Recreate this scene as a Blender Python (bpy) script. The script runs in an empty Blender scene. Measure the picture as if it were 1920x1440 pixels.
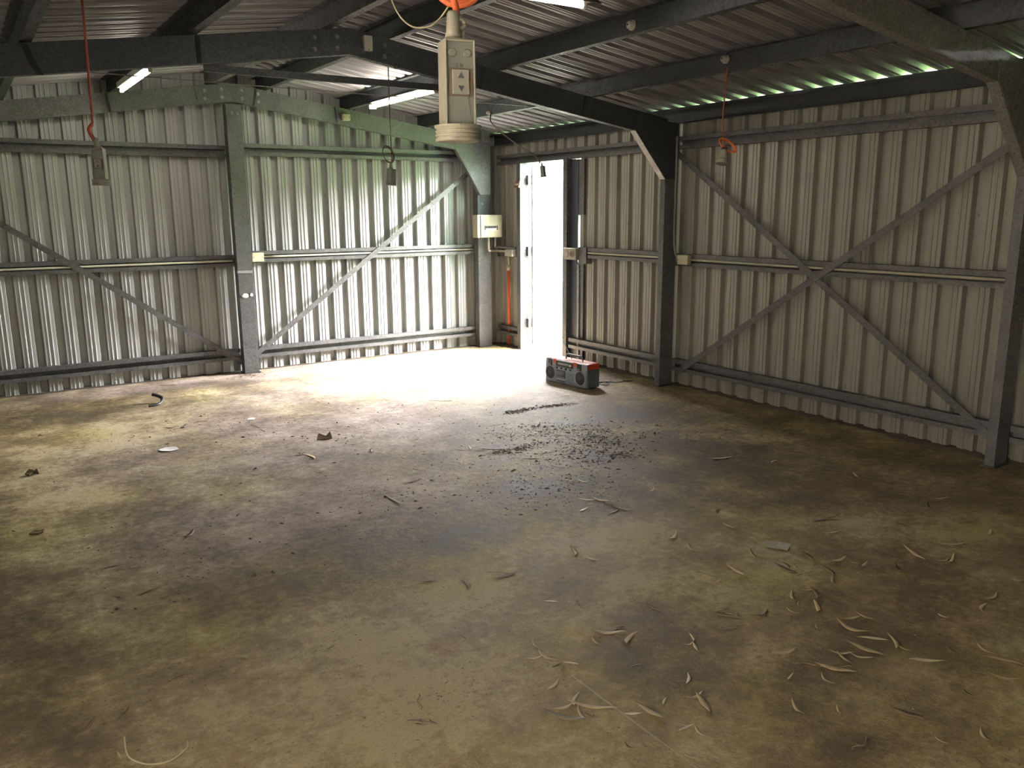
SKY, SUN, HEDGE_H, FRONT_H = 420.0, 60.0, 3.3, 13.0
import bpy, bmesh, math, random
from mathutils import Vector, Matrix, noise
random.seed(7)
S = bpy.context.scene
COL = S.collection
PI = math.pi
# ------------------------------------------------------------------ view
S.view_settings.view_transform = 'Standard'
S.view_settings.look = 'None'
S.view_settings.gamma = 1.0
S.view_settings.use_curve_mapping = False
S.view_settings.exposure = 0.0
S.cycles.use_denoising = True
S.cycles.max_bounces = 9
S.cycles.diffuse_bounces = 6
S.cycles.glossy_bounces = 5
S.cycles.sample_clamp_indirect = 6.0
S.cycles.caustics_reflective = False
S.cycles.caustics_refractive = False

# ------------------------------------------------------------------ material helpers
def mat(name):
    m = bpy.data.materials.new(name); m.use_nodes = True
    nt = m.node_tree; b = nt.nodes['Principled BSDF']
    return m, nt, b
def N(nt, t, **kw):
    n = nt.nodes.new(t)
    for k, v in kw.items():
        if k in n.inputs.keys(): n.inputs[k].default_value = v
        else: setattr(n, k, v)
    return n
def simple(name, c, rough=.6, metal=0., var=.15, scale=20., bump=0.):
    m, nt, b = mat(name)
    tc = N(nt, 'ShaderNodeTexCoord')
    n = N(nt, 'ShaderNodeTexNoise', Scale=scale, Detail=4.)
    nt.links.new(tc.outputs['Object'], n.inputs['Vector'])
    r = N(nt, 'ShaderNodeMapRange'); r.inputs[3].default_value = 1-var; r.inputs[4].default_value = 1+var
    nt.links.new(n.outputs['Fac'], r.inputs[0])
    mx = N(nt, 'ShaderNodeMix', data_type='RGBA', blend_type='MULTIPLY'); mx.inputs[0].default_value = 1
    mx.inputs[6].default_value = (*c, 1)
    nt.links.new(r.outputs[0], mx.inputs[7])
    nt.links.new(mx.outputs[2], b.inputs['Base Color'])
    b.inputs['Roughness'].default_value = rough; b.inputs['Metallic'].default_value = metal
    if bump:
        bp = N(nt, 'ShaderNodeBump', Strength=bump, Distance=.01)
        nt.links.new(n.outputs['Fac'], bp.inputs['Height']); nt.links.new(bp.outputs[0], b.inputs['Normal'])
    return m
def emis(name, c, s):
    m, nt, b = mat(name)
    b.inputs['Base Color'].default_value = (.8, .8, .8, 1)
    b.inputs['Emission Color'].default_value = (*c, 1); b.inputs['Emission Strength'].default_value = s
    return m
def ramp(nt, stops):
    r = N(nt, 'ShaderNodeValToRGB'); e = r.color_ramp.elements
    while len(e) < len(stops): e.new(.5)
    for k, (p, c) in enumerate(stops):
        e[k].position = p; e[k].color = (*c, 1) if len(c) == 3 else c
    return r
def galv(name, lo, hi, rough=.45, metal=.55):
    """hot dip galvanised steel with crystal spangle and white bloom"""
    m, nt, b = mat(name); L = nt.links.new
    tc = N(nt, 'ShaderNodeTexCoord')
    v = N(nt, 'ShaderNodeTexVoronoi', Scale=85.); L(tc.outputs['Object'], v.inputs['Vector'])
    n = N(nt, 'ShaderNodeTexNoise', Scale=5., Detail=6., Roughness=.65); L(tc.outputs['Object'], n.inputs['Vector'])
    sp = N(nt, 'ShaderNodeSeparateColor'); L(v.outputs['Color'], sp.inputs[0])
    a = N(nt, 'ShaderNodeMath', operation='MULTIPLY'); L(sp.outputs[0], a.inputs[0]); a.inputs[1].default_value = .28
    c = N(nt, 'ShaderNodeMath', operation='MULTIPLY_ADD'); L(n.outputs['Fac'], c.inputs[0]); c.inputs[1].default_value = .75; L(a.outputs[0], c.inputs[2])
    r = ramp(nt, [(.22, lo), (.78, hi)]); L(c.outputs[0], r.inputs[0])
    # rusty-black mould specks
    n2 = N(nt, 'ShaderNodeTexNoise', Scale=55., Detail=3.); L(tc.outputs['Object'], n2.inputs['Vector'])
    r2 = ramp(nt, [(.30, (.25, .22, .2)), (.38, (1, 1, 1))]); L(n2.outputs['Fac'], r2.inputs[0])
    mx = N(nt, 'ShaderNodeMix', data_type='RGBA', blend_type='MULTIPLY'); mx.inputs[0].default_value = .8
    L(r.outputs[0], mx.inputs[6]); L(r2.outputs[0], mx.inputs[7]); L(mx.outputs[2], b.inputs['Base Color'])
    b.inputs['Roughness'].default_value = rough; b.inputs['Metallic'].default_value = metal
    rr = N(nt, 'ShaderNodeMapRange'); rr.inputs[3].default_value = rough-.12; rr.inputs[4].default_value = rough+.2
    L(sp.outputs[1], rr.inputs[0]); L(rr.outputs[0], b.inputs['Roughness'])
    return m
def sheet(name, lo, hi, axis, stain, metal=.35, rough=.42):
    """dusty aluminium-zinc roll formed sheet; axis = direction the streaks run"""
    m, nt, b = mat(name); L = nt.links.new
    tc = N(nt, 'ShaderNodeTexCoord')
    mp = N(nt, 'ShaderNodeMapping')
    sc = [9., 9., 9.]; sc[axis] = .35
    mp.inputs['Scale'].default_value = sc
    L(tc.outputs['Object'], mp.inputs['Vector'])
    n = N(nt, 'ShaderNodeTexNoise', Scale=2.2, Detail=6., Roughness=.6); L(mp.outputs[0], n.inputs['Vector'])
    n1 = N(nt, 'ShaderNodeTexNoise', Scale=1.1, Detail=5., Roughness=.6); L(tc.outputs['Object'], n1.inputs['Vector'])
    ad = N(nt, 'ShaderNodeMath', operation='MULTIPLY_ADD'); L(n1.outputs['Fac'], ad.inputs[0]); ad.inputs[1].default_value = .9
    sb = N(nt, 'ShaderNodeMath', operation='SUBTRACT'); L(n.outputs['Fac'], sb.inputs[0]); sb.inputs[1].default_value = .4
    L(sb.outputs[0], ad.inputs[2])
    r = ramp(nt, [(.15, lo), (.85, hi)]); L(ad.outputs[0], r.inputs[0])
    n2 = N(nt, 'ShaderNodeTexNoise', Scale=18., Detail=5., Roughness=.7); L(tc.outputs['Object'], n2.inputs['Vector'])
    r2 = ramp(nt, [(.27, stain), (.36, (1, 1, 1))]); L(n2.outputs['Fac'], r2.inputs[0])
    mx = N(nt, 'ShaderNodeMix', data_type='RGBA', blend_type='MULTIPLY'); mx.inputs[0].default_value = .75
    L(r.outputs[0], mx.inputs[6]); L(r2.outputs[0], mx.inputs[7])
    L(mx.outputs[2], b.inputs['Base Color'])
    b.inputs['Metallic'].default_value = metal
    rr = N(nt, 'ShaderNodeMapRange'); rr.inputs[3].default_value = rough-.1; rr.inputs[4].default_value = rough+.22
    L(n.outputs['Fac'], rr.inputs[0]); L(rr.outputs[0], b.inputs['Roughness'])
    return m

M = {}
M['galv'] = galv('galvanised_steel', (.036, .036, .037), (.125, .122, .122), .48, .4)
M['galv_mid'] = galv('grey_galvanised_steel', (.09, .088, .08), (.24, .235, .215), .5, .3)
M['galv_dark'] = galv('shaded_galvanised_steel', (.009, .010, .011), (.034, .037, .040), .55, .3)  # galvanised steel with the backlit frame's shade put into its colour
M['galv_light'] = galv('bright_galvanised_steel', (.155, .152, .155), (.41, .40, .405), .4, .35)
M['wall_g'] = sheet('gable_sheet', (.30, .31, .295), (.52, .535, .52), 2, (.45, .42, .36))
M['wall_s'] = sheet('side_sheet', (.26, .25, .22), (.46, .44, .395), 2, (.35, .3, .25))
M['roof'] = sheet('roof_sheet', (.20, .195, .205), (.42, .41, .42), 0, (.5, .45, .42), metal=.5, rough=.4)
M['black'] = simple('black_plastic', (.02, .02, .022), .5)
M['cream'] = simple('cream_plastic', (.62, .57, .40), .45, var=.1)
M['cream_dirty'] = simple('grimy_cream_plastic', (.36, .345, .285), .5, var=.25, scale=60)
M['grey_plate'] = simple('grimy_grey_plate', (.15, .16, .14), .4, var=.2, scale=50)
M['grime'] = simple('brown_grime', (.06, .045, .03), .8)
M['white_pl'] = simple('white_plastic', (.45, .44, .40), .4, var=.15)
M['orange'] = simple('orange_cable', (.62, .13, .05), .5, var=.2)
M['red_cord'] = simple('red_brown_cord', (.28, .06, .03), .6)
M['dark_cord'] = simple('dark_cord', (.05, .03, .02), .6)
M['meter'] = simple('aged_cream_enamel', (.45, .42, .29), .45, var=.1)
M['gap'] = simple('painted_lap_shade', (.004, .004, .005), .9)
M['conduit'] = simple('cream_conduit', (.62, .58, .46), .45, var=.15)
M['conduit_g'] = simple('grey_conduit', (.24, .25, .24), .45, var=.2)
M['tube'] = emis('fluorescent_tube', (1.0, .93, .78), 80.)
M['batten'] = simple('white_enamel', (.7, .68, .6), .35)
M['batten_d'] = simple('dark_enamel', (.05, .04, .04), .5)
M['shaded_side'] = simple('shaded_side_steel', (.018, .022, .032), .5)  # door side steel, its deep shadow put into the colour
M['door_w'] = simple('white_door_skin', (.82, .82, .80), .5, var=.05)
M['rad_grey'] = simple('radio_silver_plastic', (.30, .35, .45), .4, .1, var=.08)
M['rad_dark'] = simple('radio_slate_plastic', (.075, .10, .12), .45)
M['rad_red'] = simple('radio_red_plastic', (.50, .055, .03), .4, var=.15)
M['rad_black'] = simple('radio_speaker_mesh', (.008, .009, .011), .7)
M['chrome'] = simple('chrome', (.62, .62, .62), .3, .6, var=.03)
M['leaf_l'] = simple('tan_dry_leaf', (.60, .47, .28), .6, var=.3, scale=60)
M['leaf_b'] = simple('pale_dry_leaf', (.85, .75, .52), .55, var=.2, scale=60)
M['leaf_d'] = simple('dark_brown_leaf', (.11, .075, .035), .6, var=.3, scale=60)
M['twig'] = simple('brown_twig', (.17, .115, .06), .75, var=.3, scale=80)
M['litter'] = simple('dark_leaf_crumbs', (.045, .03, .016), .8)
M['grit'] = simple('white_grit', (.8, .78, .7), .7)
M['paper'] = simple('white_paper', (.8, .8, .76), .7, var=.05)
M['green'] = simple('green_leaf', (.08, .26, .04), .6, var=.4, scale=8)
M['bark'] = simple('bark', (.12, .09, .06), .9)
M['lawn'] = simple('lawn_grass', (.12, .27, .06), .9, var=.3, scale=6)
M['gravel'] = simple('pale_gravel', (.42, .40, .37), .95, var=.35, scale=30)
M['rust'] = simple('rusty_latch', (.16, .07, .04), .7)
M['dirt'] = simple('dirt_bead', (.04, .028, .016), .9, var=.4)
M['foam'] = simple('white_foam', (.55, .56, .52), .9, var=.2)
M['label'] = simple('meter_label', (.68, .66, .55), .5)

# ------------------------------------------------------------------ mesh helpers
def bm_new(): return bmesh.new()
def box(bm, x0, x1, y0, y1, z0, z1, M4=None):
    vs = [Vector((x, y, z)) for x in (x0, x1) for y in (y0, y1) for z in (z0, z1)]
    if M4: vs = [M4 @ v for v in vs]
    v = [bm.verts.new(p) for p in vs]
    for f in ((0,1,3,2),(4,6,7,5),(0,4,5,1),(2,3,7,6),(0,2,6,4),(1,5,7,3)): bm.faces.new([v[i] for i in f])
def prism(bm, pts, off):
    """closed polygon of 3D points swept by a vector"""
    a = [bm.verts.new(Vector(p)) for p in pts]; b = [bm.verts.new(Vector(p)+Vector(off)) for p in pts]
    n = len(pts)
    bm.faces.new(a); bm.faces.new(b[::-1])
    for i in range(n): bm.faces.new((a[i], b[i], b[(i+1) % n], a[(i+1) % n]))
def strip(bm, prof, t, f0, f1):
    """open 2D profile thickened by t (to its left), each point placed at the two ends by f0,f1"""
    n = len(prof); off = []
    for i in range(n):
        a = Vector(prof[max(i-1, 0)]); c = Vector(prof[min(i+1, n-1)]); b = Vector(prof[i])
        d1 = (b-a).normalized() if i > 0 else (c-b).normalized()
        d2 = (c-b).normalized() if i < n-1 else d1
        n1 = Vector((-d1.y, d1.x)); n2 = Vector((-d2.y, d2.x))
        nn = n1+n2
        nn = nn/max(nn.dot(n1), .35) if nn.length > 1e-6 else n1
        off.append(b+nn*t)
    o = list(prof)+[tuple(p) for p in off[::-1]]
    A = [bm.verts.new(f0(p)) for p in o]; B = [bm.verts.new(f1(p)) for p in o]
    m = len(o)
    for i in range(m): bm.faces.new((A[i], B[i], B[(i+1) % m], A[(i+1) % m]))
    for i in range(n-1):
        bm.faces.new((A[i], A[i+1], A[m-2-i], A[m-1-i])); bm.faces.new((B[i+1], B[i], B[m-1-i], B[m-2-i]))
def tube(bm, pts, r, seg=8, cap=True):
    pts = [Vector(p) for p in pts]; rings = []
    up = None
    for i, p in enumerate(pts):
        d = (pts[min(i+1, len(pts)-1)]-pts[max(i-1, 0)]).normalized()
        if up is None:
            up = d.orthogonal().normalized()
        up = (up-d*up.dot(d)); up = up.normalized() if up.length > 1e-6 else d.orthogonal().normalized()
        w = d.cross(up); rr = r[i] if isinstance(r, (list, tuple)) else r
        rings.append([bm.verts.new(p+(up*math.cos(a)+w*math.sin(a))*rr) for a in [2*PI*k/seg for k in range(seg)]])
    for a, b in zip(rings, rings[1:]):
        for k in range(seg): bm.faces.new((a[k], a[(k+1) % seg], b[(k+1) % seg], b[k]))
    if cap: bm.faces.new(rings[0][::-1]); bm.faces.new(rings[-1])
def lathe(bm, prof, seg=24, M4=None, cap=True):
    """profile of (radius, z) about local z"""
    rings = []
    for r, z in prof:
        ring = []
        for k in range(seg):
            v = Vector((r*math.cos(2*PI*k/seg), r*math.sin(2*PI*k/seg), z))
            ring.append(bm.verts.new(M4 @ v if M4 else v))
        rings.append(ring)
    for a, b in zip(rings, rings[1:]):
        for k in range(seg): bm.faces.new((a[k], a[(k+1) % seg], b[(k+1) % seg], b[k]))
    if cap: bm.faces.new(rings[0][::-1]); bm.faces.new(rings[-1])
def torus_pts(c, R, n1, n2, a0=0, a1=2*PI, k=24, jitter=0, seed=0):
    rnd = random.Random(seed); c = Vector(c); n1 = Vector(n1); n2 = Vector(n2)
    return [c+(n1*math.cos(a0+(a1-a0)*i/k)+n2*math.sin(a0+(a1-a0)*i/k))*(R+rnd.uniform(-jitter, jitter)) for i in range(k+1)]
def smooth_path(pts, k=6):
    P = [Vector(p) for p in pts]; out = []
    for i in range(len(P)-1):
        a = P[max(i-1, 0)]; b = P[i]; c = P[i+1]; d = P[min(i+2, len(P)-1)]
        for j in range(k):
            t = j/k
            out.append(.5*((2*b)+(c-a)*t+(2*a-5*b+4*c-d)*t*t+(3*b-a-3*c+d)*t**3))
    out.append(P[-1]); return out
def obj(name, bm, m, parent=None, smooth=False, bevel=0, local=None):
    bmesh.ops.recalc_face_normals(bm, faces=bm.faces)
    me = bpy.data.meshes.new(name); bm.to_mesh(me); bm.free()
    for x in (m if isinstance(m, (list, tuple)) else [m]): me.materials.append(x)
    if smooth:
        for p in me.polygons: p.use_smooth = True
    o = bpy.data.objects.new(name, me); COL.objects.link(o)
    if parent: o.parent = parent
    if bevel:
        b = o.modifiers.new('b', 'BEVEL'); b.width = bevel; b.segments = 2; b.limit_method = 'ANGLE'; b.angle_limit = .6
    return o
def tag(o, label, cat, group=None, kind=None):
    o['label'] = label; o['category'] = cat
    if group: o['group'] = group
    if kind: o['kind'] = kind
    return o
def thing(name, label, cat, loc=(0, 0, 0), rz=0, group=None):
    o = bpy.data.objects.new(name, None); COL.objects.link(o)
    o.empty_display_size = .05
    o.location = loc; o.rotation_euler = (0, 0, rz)
    return tag(o, label, cat, group)
def struct(name, bm, m, **kw):
    o = obj(name, bm, m, **kw); o['kind'] = 'structure'; return o
def rebase(o, p):
    """put a top-level mesh's origin at p"""
    p = Vector(p); o.data.transform(Matrix.Translation(-p)); o.location = p; return o

# ------------------------------------------------------------------ camera
yaw, pitch, roll, F = .5875, -.2075, -.0067, 1548.84
Fv = Vector((math.sin(yaw)*math.cos(pitch), math.cos(yaw)*math.cos(pitch), math.sin(pitch)))
R0 = Vector((math.cos(yaw), -math.sin(yaw), 0)); U0 = R0.cross(Fv)
Rv = R0*math.cos(roll)+U0*math.sin(roll); Uv = -R0*math.sin(roll)+U0*math.cos(roll)
cd = bpy.data.cameras.new('camera'); cam = bpy.data.objects.new('camera', cd); COL.objects.link(cam)
mw = Matrix((( Rv.x, Uv.x, -Fv.x, -5.2957), (Rv.y, Uv.y, -Fv.y, -8.2131), (Rv.z, Uv.z, -Fv.z, 1.55), (0, 0, 0, 1)))
cam.matrix_world = mw
cd.sensor_width = 36; cd.lens = F/1920*36; cd.clip_start = .05; cd.clip_end = 200
S.camera = cam

# ------------------------------------------------------------------ shed dimensions
CLOSED = True
W = 6.04; XR = -3.02; LEN = 8.76; SL = .147; ZE = 2.385
def zroof(x): return ZE+SL*(3.02-abs(x-XR))
P = .1675                                        # sheet rib pitch
def profile(a0, a1, start, lap_every=4):
    """inside face of the sheet: wide pans with two small flutes, recessed ribs (depth +)"""
    pts = [(a0, 0.)]; k = math.floor((a0-start)/P)-1
    while True:
        c = start+k*P
        if c > a1+P: break
        seq = [(c-.034, 0), (c-.024, .036), (c+.024, .036), (c+.034, 0),
               (c+.061, 0), (c+.0635, -.0042), (c+.0705, -.0042), (c+.074, 0),
               (c+.094, 0), (c+.0975, -.0042), (c+.1045, -.0042), (c+.108, 0)]
        if lap_every and k % lap_every == 0: seq.insert(4, (c+.036, .0)); seq.insert(5, (c+.0365, -.0045)); seq.insert(6, (c+.047, -.0045)); seq.insert(7, (c+.048, 0))
        pts += [q for q in seq if a0+.002 < q[0] < a1-.002]
        k += 1
    pts.append((a1, 0.)); return pts
# gable wall (far end), y=0, ribs recess to +y
bm = bm_new()
prof = profile(-W, 0, -.083)
strip(bm, prof, .002, lambda p: Vector((p[0], p[1], -.01)), lambda p: Vector((p[0], p[1], zroof(p[0])+.001)))
struct('wall_back', bm, M['wall_g'])
# side wall with the doorway, x=0, ribs recess to +x
D0, D1, DH = -.56, -1.33, 2.045
bm = bm_new()
def sidewall(bm, ya, yb, z0, z1, X=0., sgn=1):
    prof = profile(ya, yb, -.105)
    strip(bm, prof, -.002*sgn, lambda p: Vector((X+sgn*p[1], p[0], z0)), lambda p: Vector((X+sgn*p[1], p[0], z1)))
sidewall(bm, -LEN, -1.53, -.01, ZE-.012)
sidewall(bm, -.53, 0, -.01, ZE-.012)
sidewall(bm, -1.53, -.53, 2.06, ZE-.012)
struct('wall_right', bm, M['wall_s'])
bm = bm_new()
LY0, LY1, LZ = -8.6, -6.4, 2.05
sidewall(bm, -LEN, LY0, -.01, ZE-.012, X=-W, sgn=-1)
sidewall(bm, LY1, 0, -.01, ZE-.012, X=-W, sgn=-1)
sidewall(bm, LY0, LY1, LZ, ZE-.012, X=-W, sgn=-1)
struct('wall_left', bm, M['wall_s'])
# near end wall with the open roller door bay behind the camera
OX0, OX1, OZ = -4.3, -1.3, 1.7
bm = bm_new()
def front(bm, xa, xb, z0, z1f):
    prof = profile(xa, xb, -.083)
    strip(bm, prof, -.002, lambda p: Vector((p[0], -LEN-p[1], z0)), lambda p: Vector((p[0], -LEN-p[1], z1f(p[0]))))
front(bm, -W, OX0, -.01, lambda x: zroof(x)-.004)
front(bm, OX1, 0, -.01, lambda x: zroof(x)-.004)
front(bm, OX0, OX1, OZ, lambda x: zroof(x)-.004)
if CLOSED: front(bm, OX0, OX1, -.01, lambda x: OZ)
struct('wall_front', bm, M['wall_g'])
# roof: two slopes, ribs run up the slope and recess upward
for s, nm in ((1, 'ceiling'), (-1, 'ceiling')):
    bm = bm_new()
    prof = profile(-LEN-.12, .06, -.090)
    e = .075                                       # eave overhang
    if s > 0: f0 = lambda p: Vector((e, p[0], ZE-SL*e+p[1])); f1 = lambda p: Vector((XR, p[0], zroof(XR)+p[1]))
    else: f0 = lambda p: Vector((XR, p[0], zroof(XR)+p[1])); f1 = lambda p: Vector((-W-e, p[0], ZE-SL*e+p[1]))
    strip(bm, prof, .002, f0, f1)
    o = struct(nm, bm, M['roof'])
bm = bm_new()
prism(bm, [(XR-.16, -LEN-.1, zroof(XR-.16)+.03), (XR, -LEN-.1, zroof(XR)+.055), (XR+.16, -LEN-.1, zroof(XR+.16)+.03), (XR, -LEN-.1, zroof(XR)+.05)], (0, LEN+.15, 0))
struct('trim_1', bm, M['roof'])                    # ridge capping
for k, (cx, cy) in enumerate(((-W, 0), (0, 0), (-W, -LEN), (0, -LEN))):
    bm = bm_new(); sx = -1 if cx < 0 else 1; sy = 1 if cy == 0 else -1
    prism(bm, [(cx-sx*.05, cy+sy*.039, -.05), (cx-sx*.05, cy+sy*.043, -.05), (cx+sx*.043, cy+sy*.043, -.05), (cx+sx*.043, cy-sy*.05, -.05), (cx+sx*.039, cy-sy*.05, -.05), (cx+sx*.039, cy+sy*.039, -.05)], (0, 0, 2.42))
    struct('trim_%d' % (k+2), bm, M['wall_s'])
# ------------------------------------------------------------------ steel frame
def member(name, prof, t, p0, du, dv, p1, m, parent=None):
    """thin section: profile (u,v) carried from p0 to p1"""
    bm = bm_new(); p0 = Vector(p0); p1 = Vector(p1); du = Vector(du); dv = Vector(dv)
    strip(bm, prof, t, lambda p: p0+du*p[0]+dv*p[1], lambda p: p1+du*p[0]+dv*p[1])
    return obj(name, bm, m, parent)
def cee(w, d, lip=.015): return [(lip, d), (0, d), (0, 0), (w, 0), (w, d), (w-lip, d)]
def bolt(parent, p, ax, r=.011, m='galv_light'):
    bm = bm_new(); q = Vector(ax).to_track_quat('Z', 'Y').to_matrix().to_4x4()
    lathe(bm, [(r*1.5, 0), (r*1.5, .002), (r, .002), (r, .009)], 6, Matrix.Translation(p) @ q)
    return obj('bolt', bm, M[m], parent)
# columns: C150, web toward the camera end, flange inward
def column(x0, x1, yw, d, ztop, label, bolts=()):
    t = thing('steel_column', label, 'column', ((x0+x1)/2, yw, 0))
    w = abs(x1-x0)
    c = member('channel', cee(w, d), .003, (x0-t.location.x, 0, 0), (1, 0, 0), (0, 1, 0), (x0-t.location.x, 0, ztop), M['galv'], t)
    bm = bm_new(); box(bm, -w/2-.012, w/2+.012, -.012, d+.012, 0, .008); obj('base_plate', bm, M['galv_dark'], t)
    for (bx, bz) in bolts: bolt(t, (bx, -.0, bz), (0, -1, 0))
    return t
gc = column(-3.07, -2.93, -.17, .105, 2.52, 'galvanised steel column under the peak of the gable wall', ((-.02, 2.44), (.03, 2.44)))
bm = bm_new(); box(bm, -.074, .074, -.006, .02, .975, 1.0); obj('strap', bm, M['galv_light'], gc)['label'] = 'pale metal strap around the column'
bm = bm_new()
lathe(bm, [(.004, -.004), (.022, .0), (.030, .006), (.022, .012), (.006, .014)], 12, Matrix.Translation((-.02, .003, .76)) @ Matrix.Rotation(PI/2, 4, 'X') @ Matrix.Diagonal((1.25, .8, 1, 1)))
lathe(bm, [(.004, -.004), (.014, .0), (.018, .006), (.012, .012)], 10, Matrix.Translation((.04, .003, .765)) @ Matrix.Rotation(PI/2, 4, 'X'))
obj('foam_blob', bm, M['foam'], gc)['label'] = 'whitish dab of foam filler'
column(-.37, -.20, -.15, .085, 2.25, 'galvanised steel corner column behind the cream meter box', ((-.03, 1.95), (-.03, 1.62)))
mc = column(-.21, -.06, -2.94, .06, 2.262, 'galvanised steel column between the doorway bay and the cross-braced bay')
nc = column(-.21, -.06, -5.84, .06, 2.262, 'galvanised steel column where both crossed braces of the side wall end')
for yw in (-2.94, -5.84):
    bm = bm_new(); strip(bm, cee(.15, .06), .003, lambda p: Vector((-5.98+p[0], yw+p[1], 0)), lambda p: Vector((-5.98+p[0], yw+p[1], 2.262)))
    struct('pillar', bm, M['galv'])
# rafters (two per frame)
def rafter(yw, s, label, lap_shades=(), xin=-.20, m='galv', d=.055):
    xa = xin if s > 0 else -W-xin; xb = XR
    top = lambda x: zroof(x)-.132
    x0 = (xa+xb)/2
    t = thing('rafter', label, 'rafter', ((xa+xb)/2, yw, top((xa+xb)/2)-.155))
    o = Vector(t.location)
    n = Vector((0, 0, 1))
    A = Vector((xa, yw, top(xa)))-o; B = Vector((xb, yw, top(xb)))-o
    member('channel', [(-p[0], p[1]) for p in cee(.155, d)], .003, A, (0, 0, 1), (0, 1, 0), B, M[m], t)
    for (xs, w, lean) in lap_shades:
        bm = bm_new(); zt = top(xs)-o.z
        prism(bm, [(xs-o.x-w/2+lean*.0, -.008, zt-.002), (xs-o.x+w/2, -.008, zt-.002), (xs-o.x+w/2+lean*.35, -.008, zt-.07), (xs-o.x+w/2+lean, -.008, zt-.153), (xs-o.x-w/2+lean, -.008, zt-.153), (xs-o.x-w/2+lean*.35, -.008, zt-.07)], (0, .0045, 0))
        obj('lap_shade', bm, M['gap'], t)  # black strip painting the shadow recess at a rafter lap
    return t, o, top
def apex(t, o, yw, top, s, m, w=.32, bm_='galv_light'):
    """folded splice plate around the peak, one half per rafter"""
    bm = bm_new(); x1 = XR+(w if s > 0 else -w)
    a = (XR-o.x, -.0075, top(XR)-.004-o.z); b = (x1-o.x, -.0075, top(x1)-.004-o.z)
    prism(bm, [a, b, (b[0]-.02*s, -.0075, b[2]-.142), (a[0], -.0075, a[2]-.150)], (0, .003, 0))
    obj('splice_plate', bm, M[m], t)
    for dx in (.09, .24):
        for dz in (.045, .115):
            x = XR+s*dx; bolt(t, (x-o.x, -.0075, top(x)-dz-o.z), (0, -1, 0), m=bm_)
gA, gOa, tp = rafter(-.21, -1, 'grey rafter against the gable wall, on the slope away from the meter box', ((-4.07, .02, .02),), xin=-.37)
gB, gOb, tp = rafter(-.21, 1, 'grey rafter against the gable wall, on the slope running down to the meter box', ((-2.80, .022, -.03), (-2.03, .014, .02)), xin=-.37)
apex(gA, gOa, -.21, tp, -1, 'galv'); apex(gB, gOb, -.21, tp, 1, 'galv')
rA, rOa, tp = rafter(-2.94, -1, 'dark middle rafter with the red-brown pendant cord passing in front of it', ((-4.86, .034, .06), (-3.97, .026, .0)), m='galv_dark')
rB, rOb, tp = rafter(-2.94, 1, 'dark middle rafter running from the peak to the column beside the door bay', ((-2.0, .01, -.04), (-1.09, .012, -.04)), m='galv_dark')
apex(rA, rOa, -2.94, tp, -1, 'galv_dark', .2, 'galv'); apex(rB, rOb, -2.94, tp, 1, 'galv_dark', .2, 'galv')
nA, nO, tp = rafter(-5.84, 1, 'broad grey rafter crossing the top corner above the cross-braced bay', (), m='galv_mid')
nA2, nO2, tp = rafter(-5.84, -1, 'grey rafter overhead on the far slope of the nearest frame', (), m='galv')
def haunch(parent, o, x0, zlow, xtip, yw, d, mweb, mfl, xin):
    bm = bm_new(); top = lambda x: zroof(x)-.125
    zt = top(xtip)-.155
    pts = [(xtip, zt), (xin, zlow), (xin+.13, zlow), (xin+.13, top(xin+.1)-.02), (xtip, zt+.1)]
    prism(bm, [(x-o.x, -.0085, z-o.z) for x, z in pts], (0, .003, 0))
    obj('haunch_plate', bm, M[mweb], parent)
    bm = bm_new()
    a = Vector((xtip-o.x, 0, zt-o.z)); b = Vector((xin-o.x, 0, zlow-o.z)); n = (b-a).normalized(); q = Vector((-n.z, 0, n.x))
    if q.x > 0: q = -q
    prism(bm, [a+Vector((0, -.0045, 0)), b+Vector((0, -.0045, 0)), b+q*.004+Vector((0, -.0045, 0)), a+q*.004+Vector((0, -.0045, 0))], (0, d, 0))
    obj('haunch_flange', bm, M[mfl], parent)['label'] = 'bright folded edge of the haunch bracket'
haunch(gB, gOb, 0, 1.72, -.68, -.21, .05, 'galv', 'galv', -.37)
haunch(rB, rOb, 0, 1.80, -.57, -2.94, .062, 'galv_dark', 'galv_light', -.215)  # flange gets lighter steel to paint the daylight falling on it
haunch(nA, nO, 0, 1.72, -.66, -5.84, .062, 'galv_mid', 'galv_mid', -.215)
# small screw hook hanging under the middle rafter
bm = bm_new(); lathe(bm, [(.008, .0), (.02, .004), (.026, .02), (.02, .036), (.006, .042)], 12, Matrix.Translation((-2.69-rOb.x, .0, 2.475-rOb.z)))
obj('hook_boss', bm, M['black'], rB)
# collar tie in the middle frame
ct = member('collar_tie', [(0, .028), (0, 0), (.042, 0), (.042, .028)], .003, (-3.93, -2.87, 2.372), (0, 0, 1), (0, 1, 0), (-2.10, -2.87, 2.372), M['galv_dark'])
tag(rebase(ct, (-3.0, -2.87, 2.372)), 'thin dark horizontal tie across the middle frame just below its peak', 'tie bar')
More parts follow.
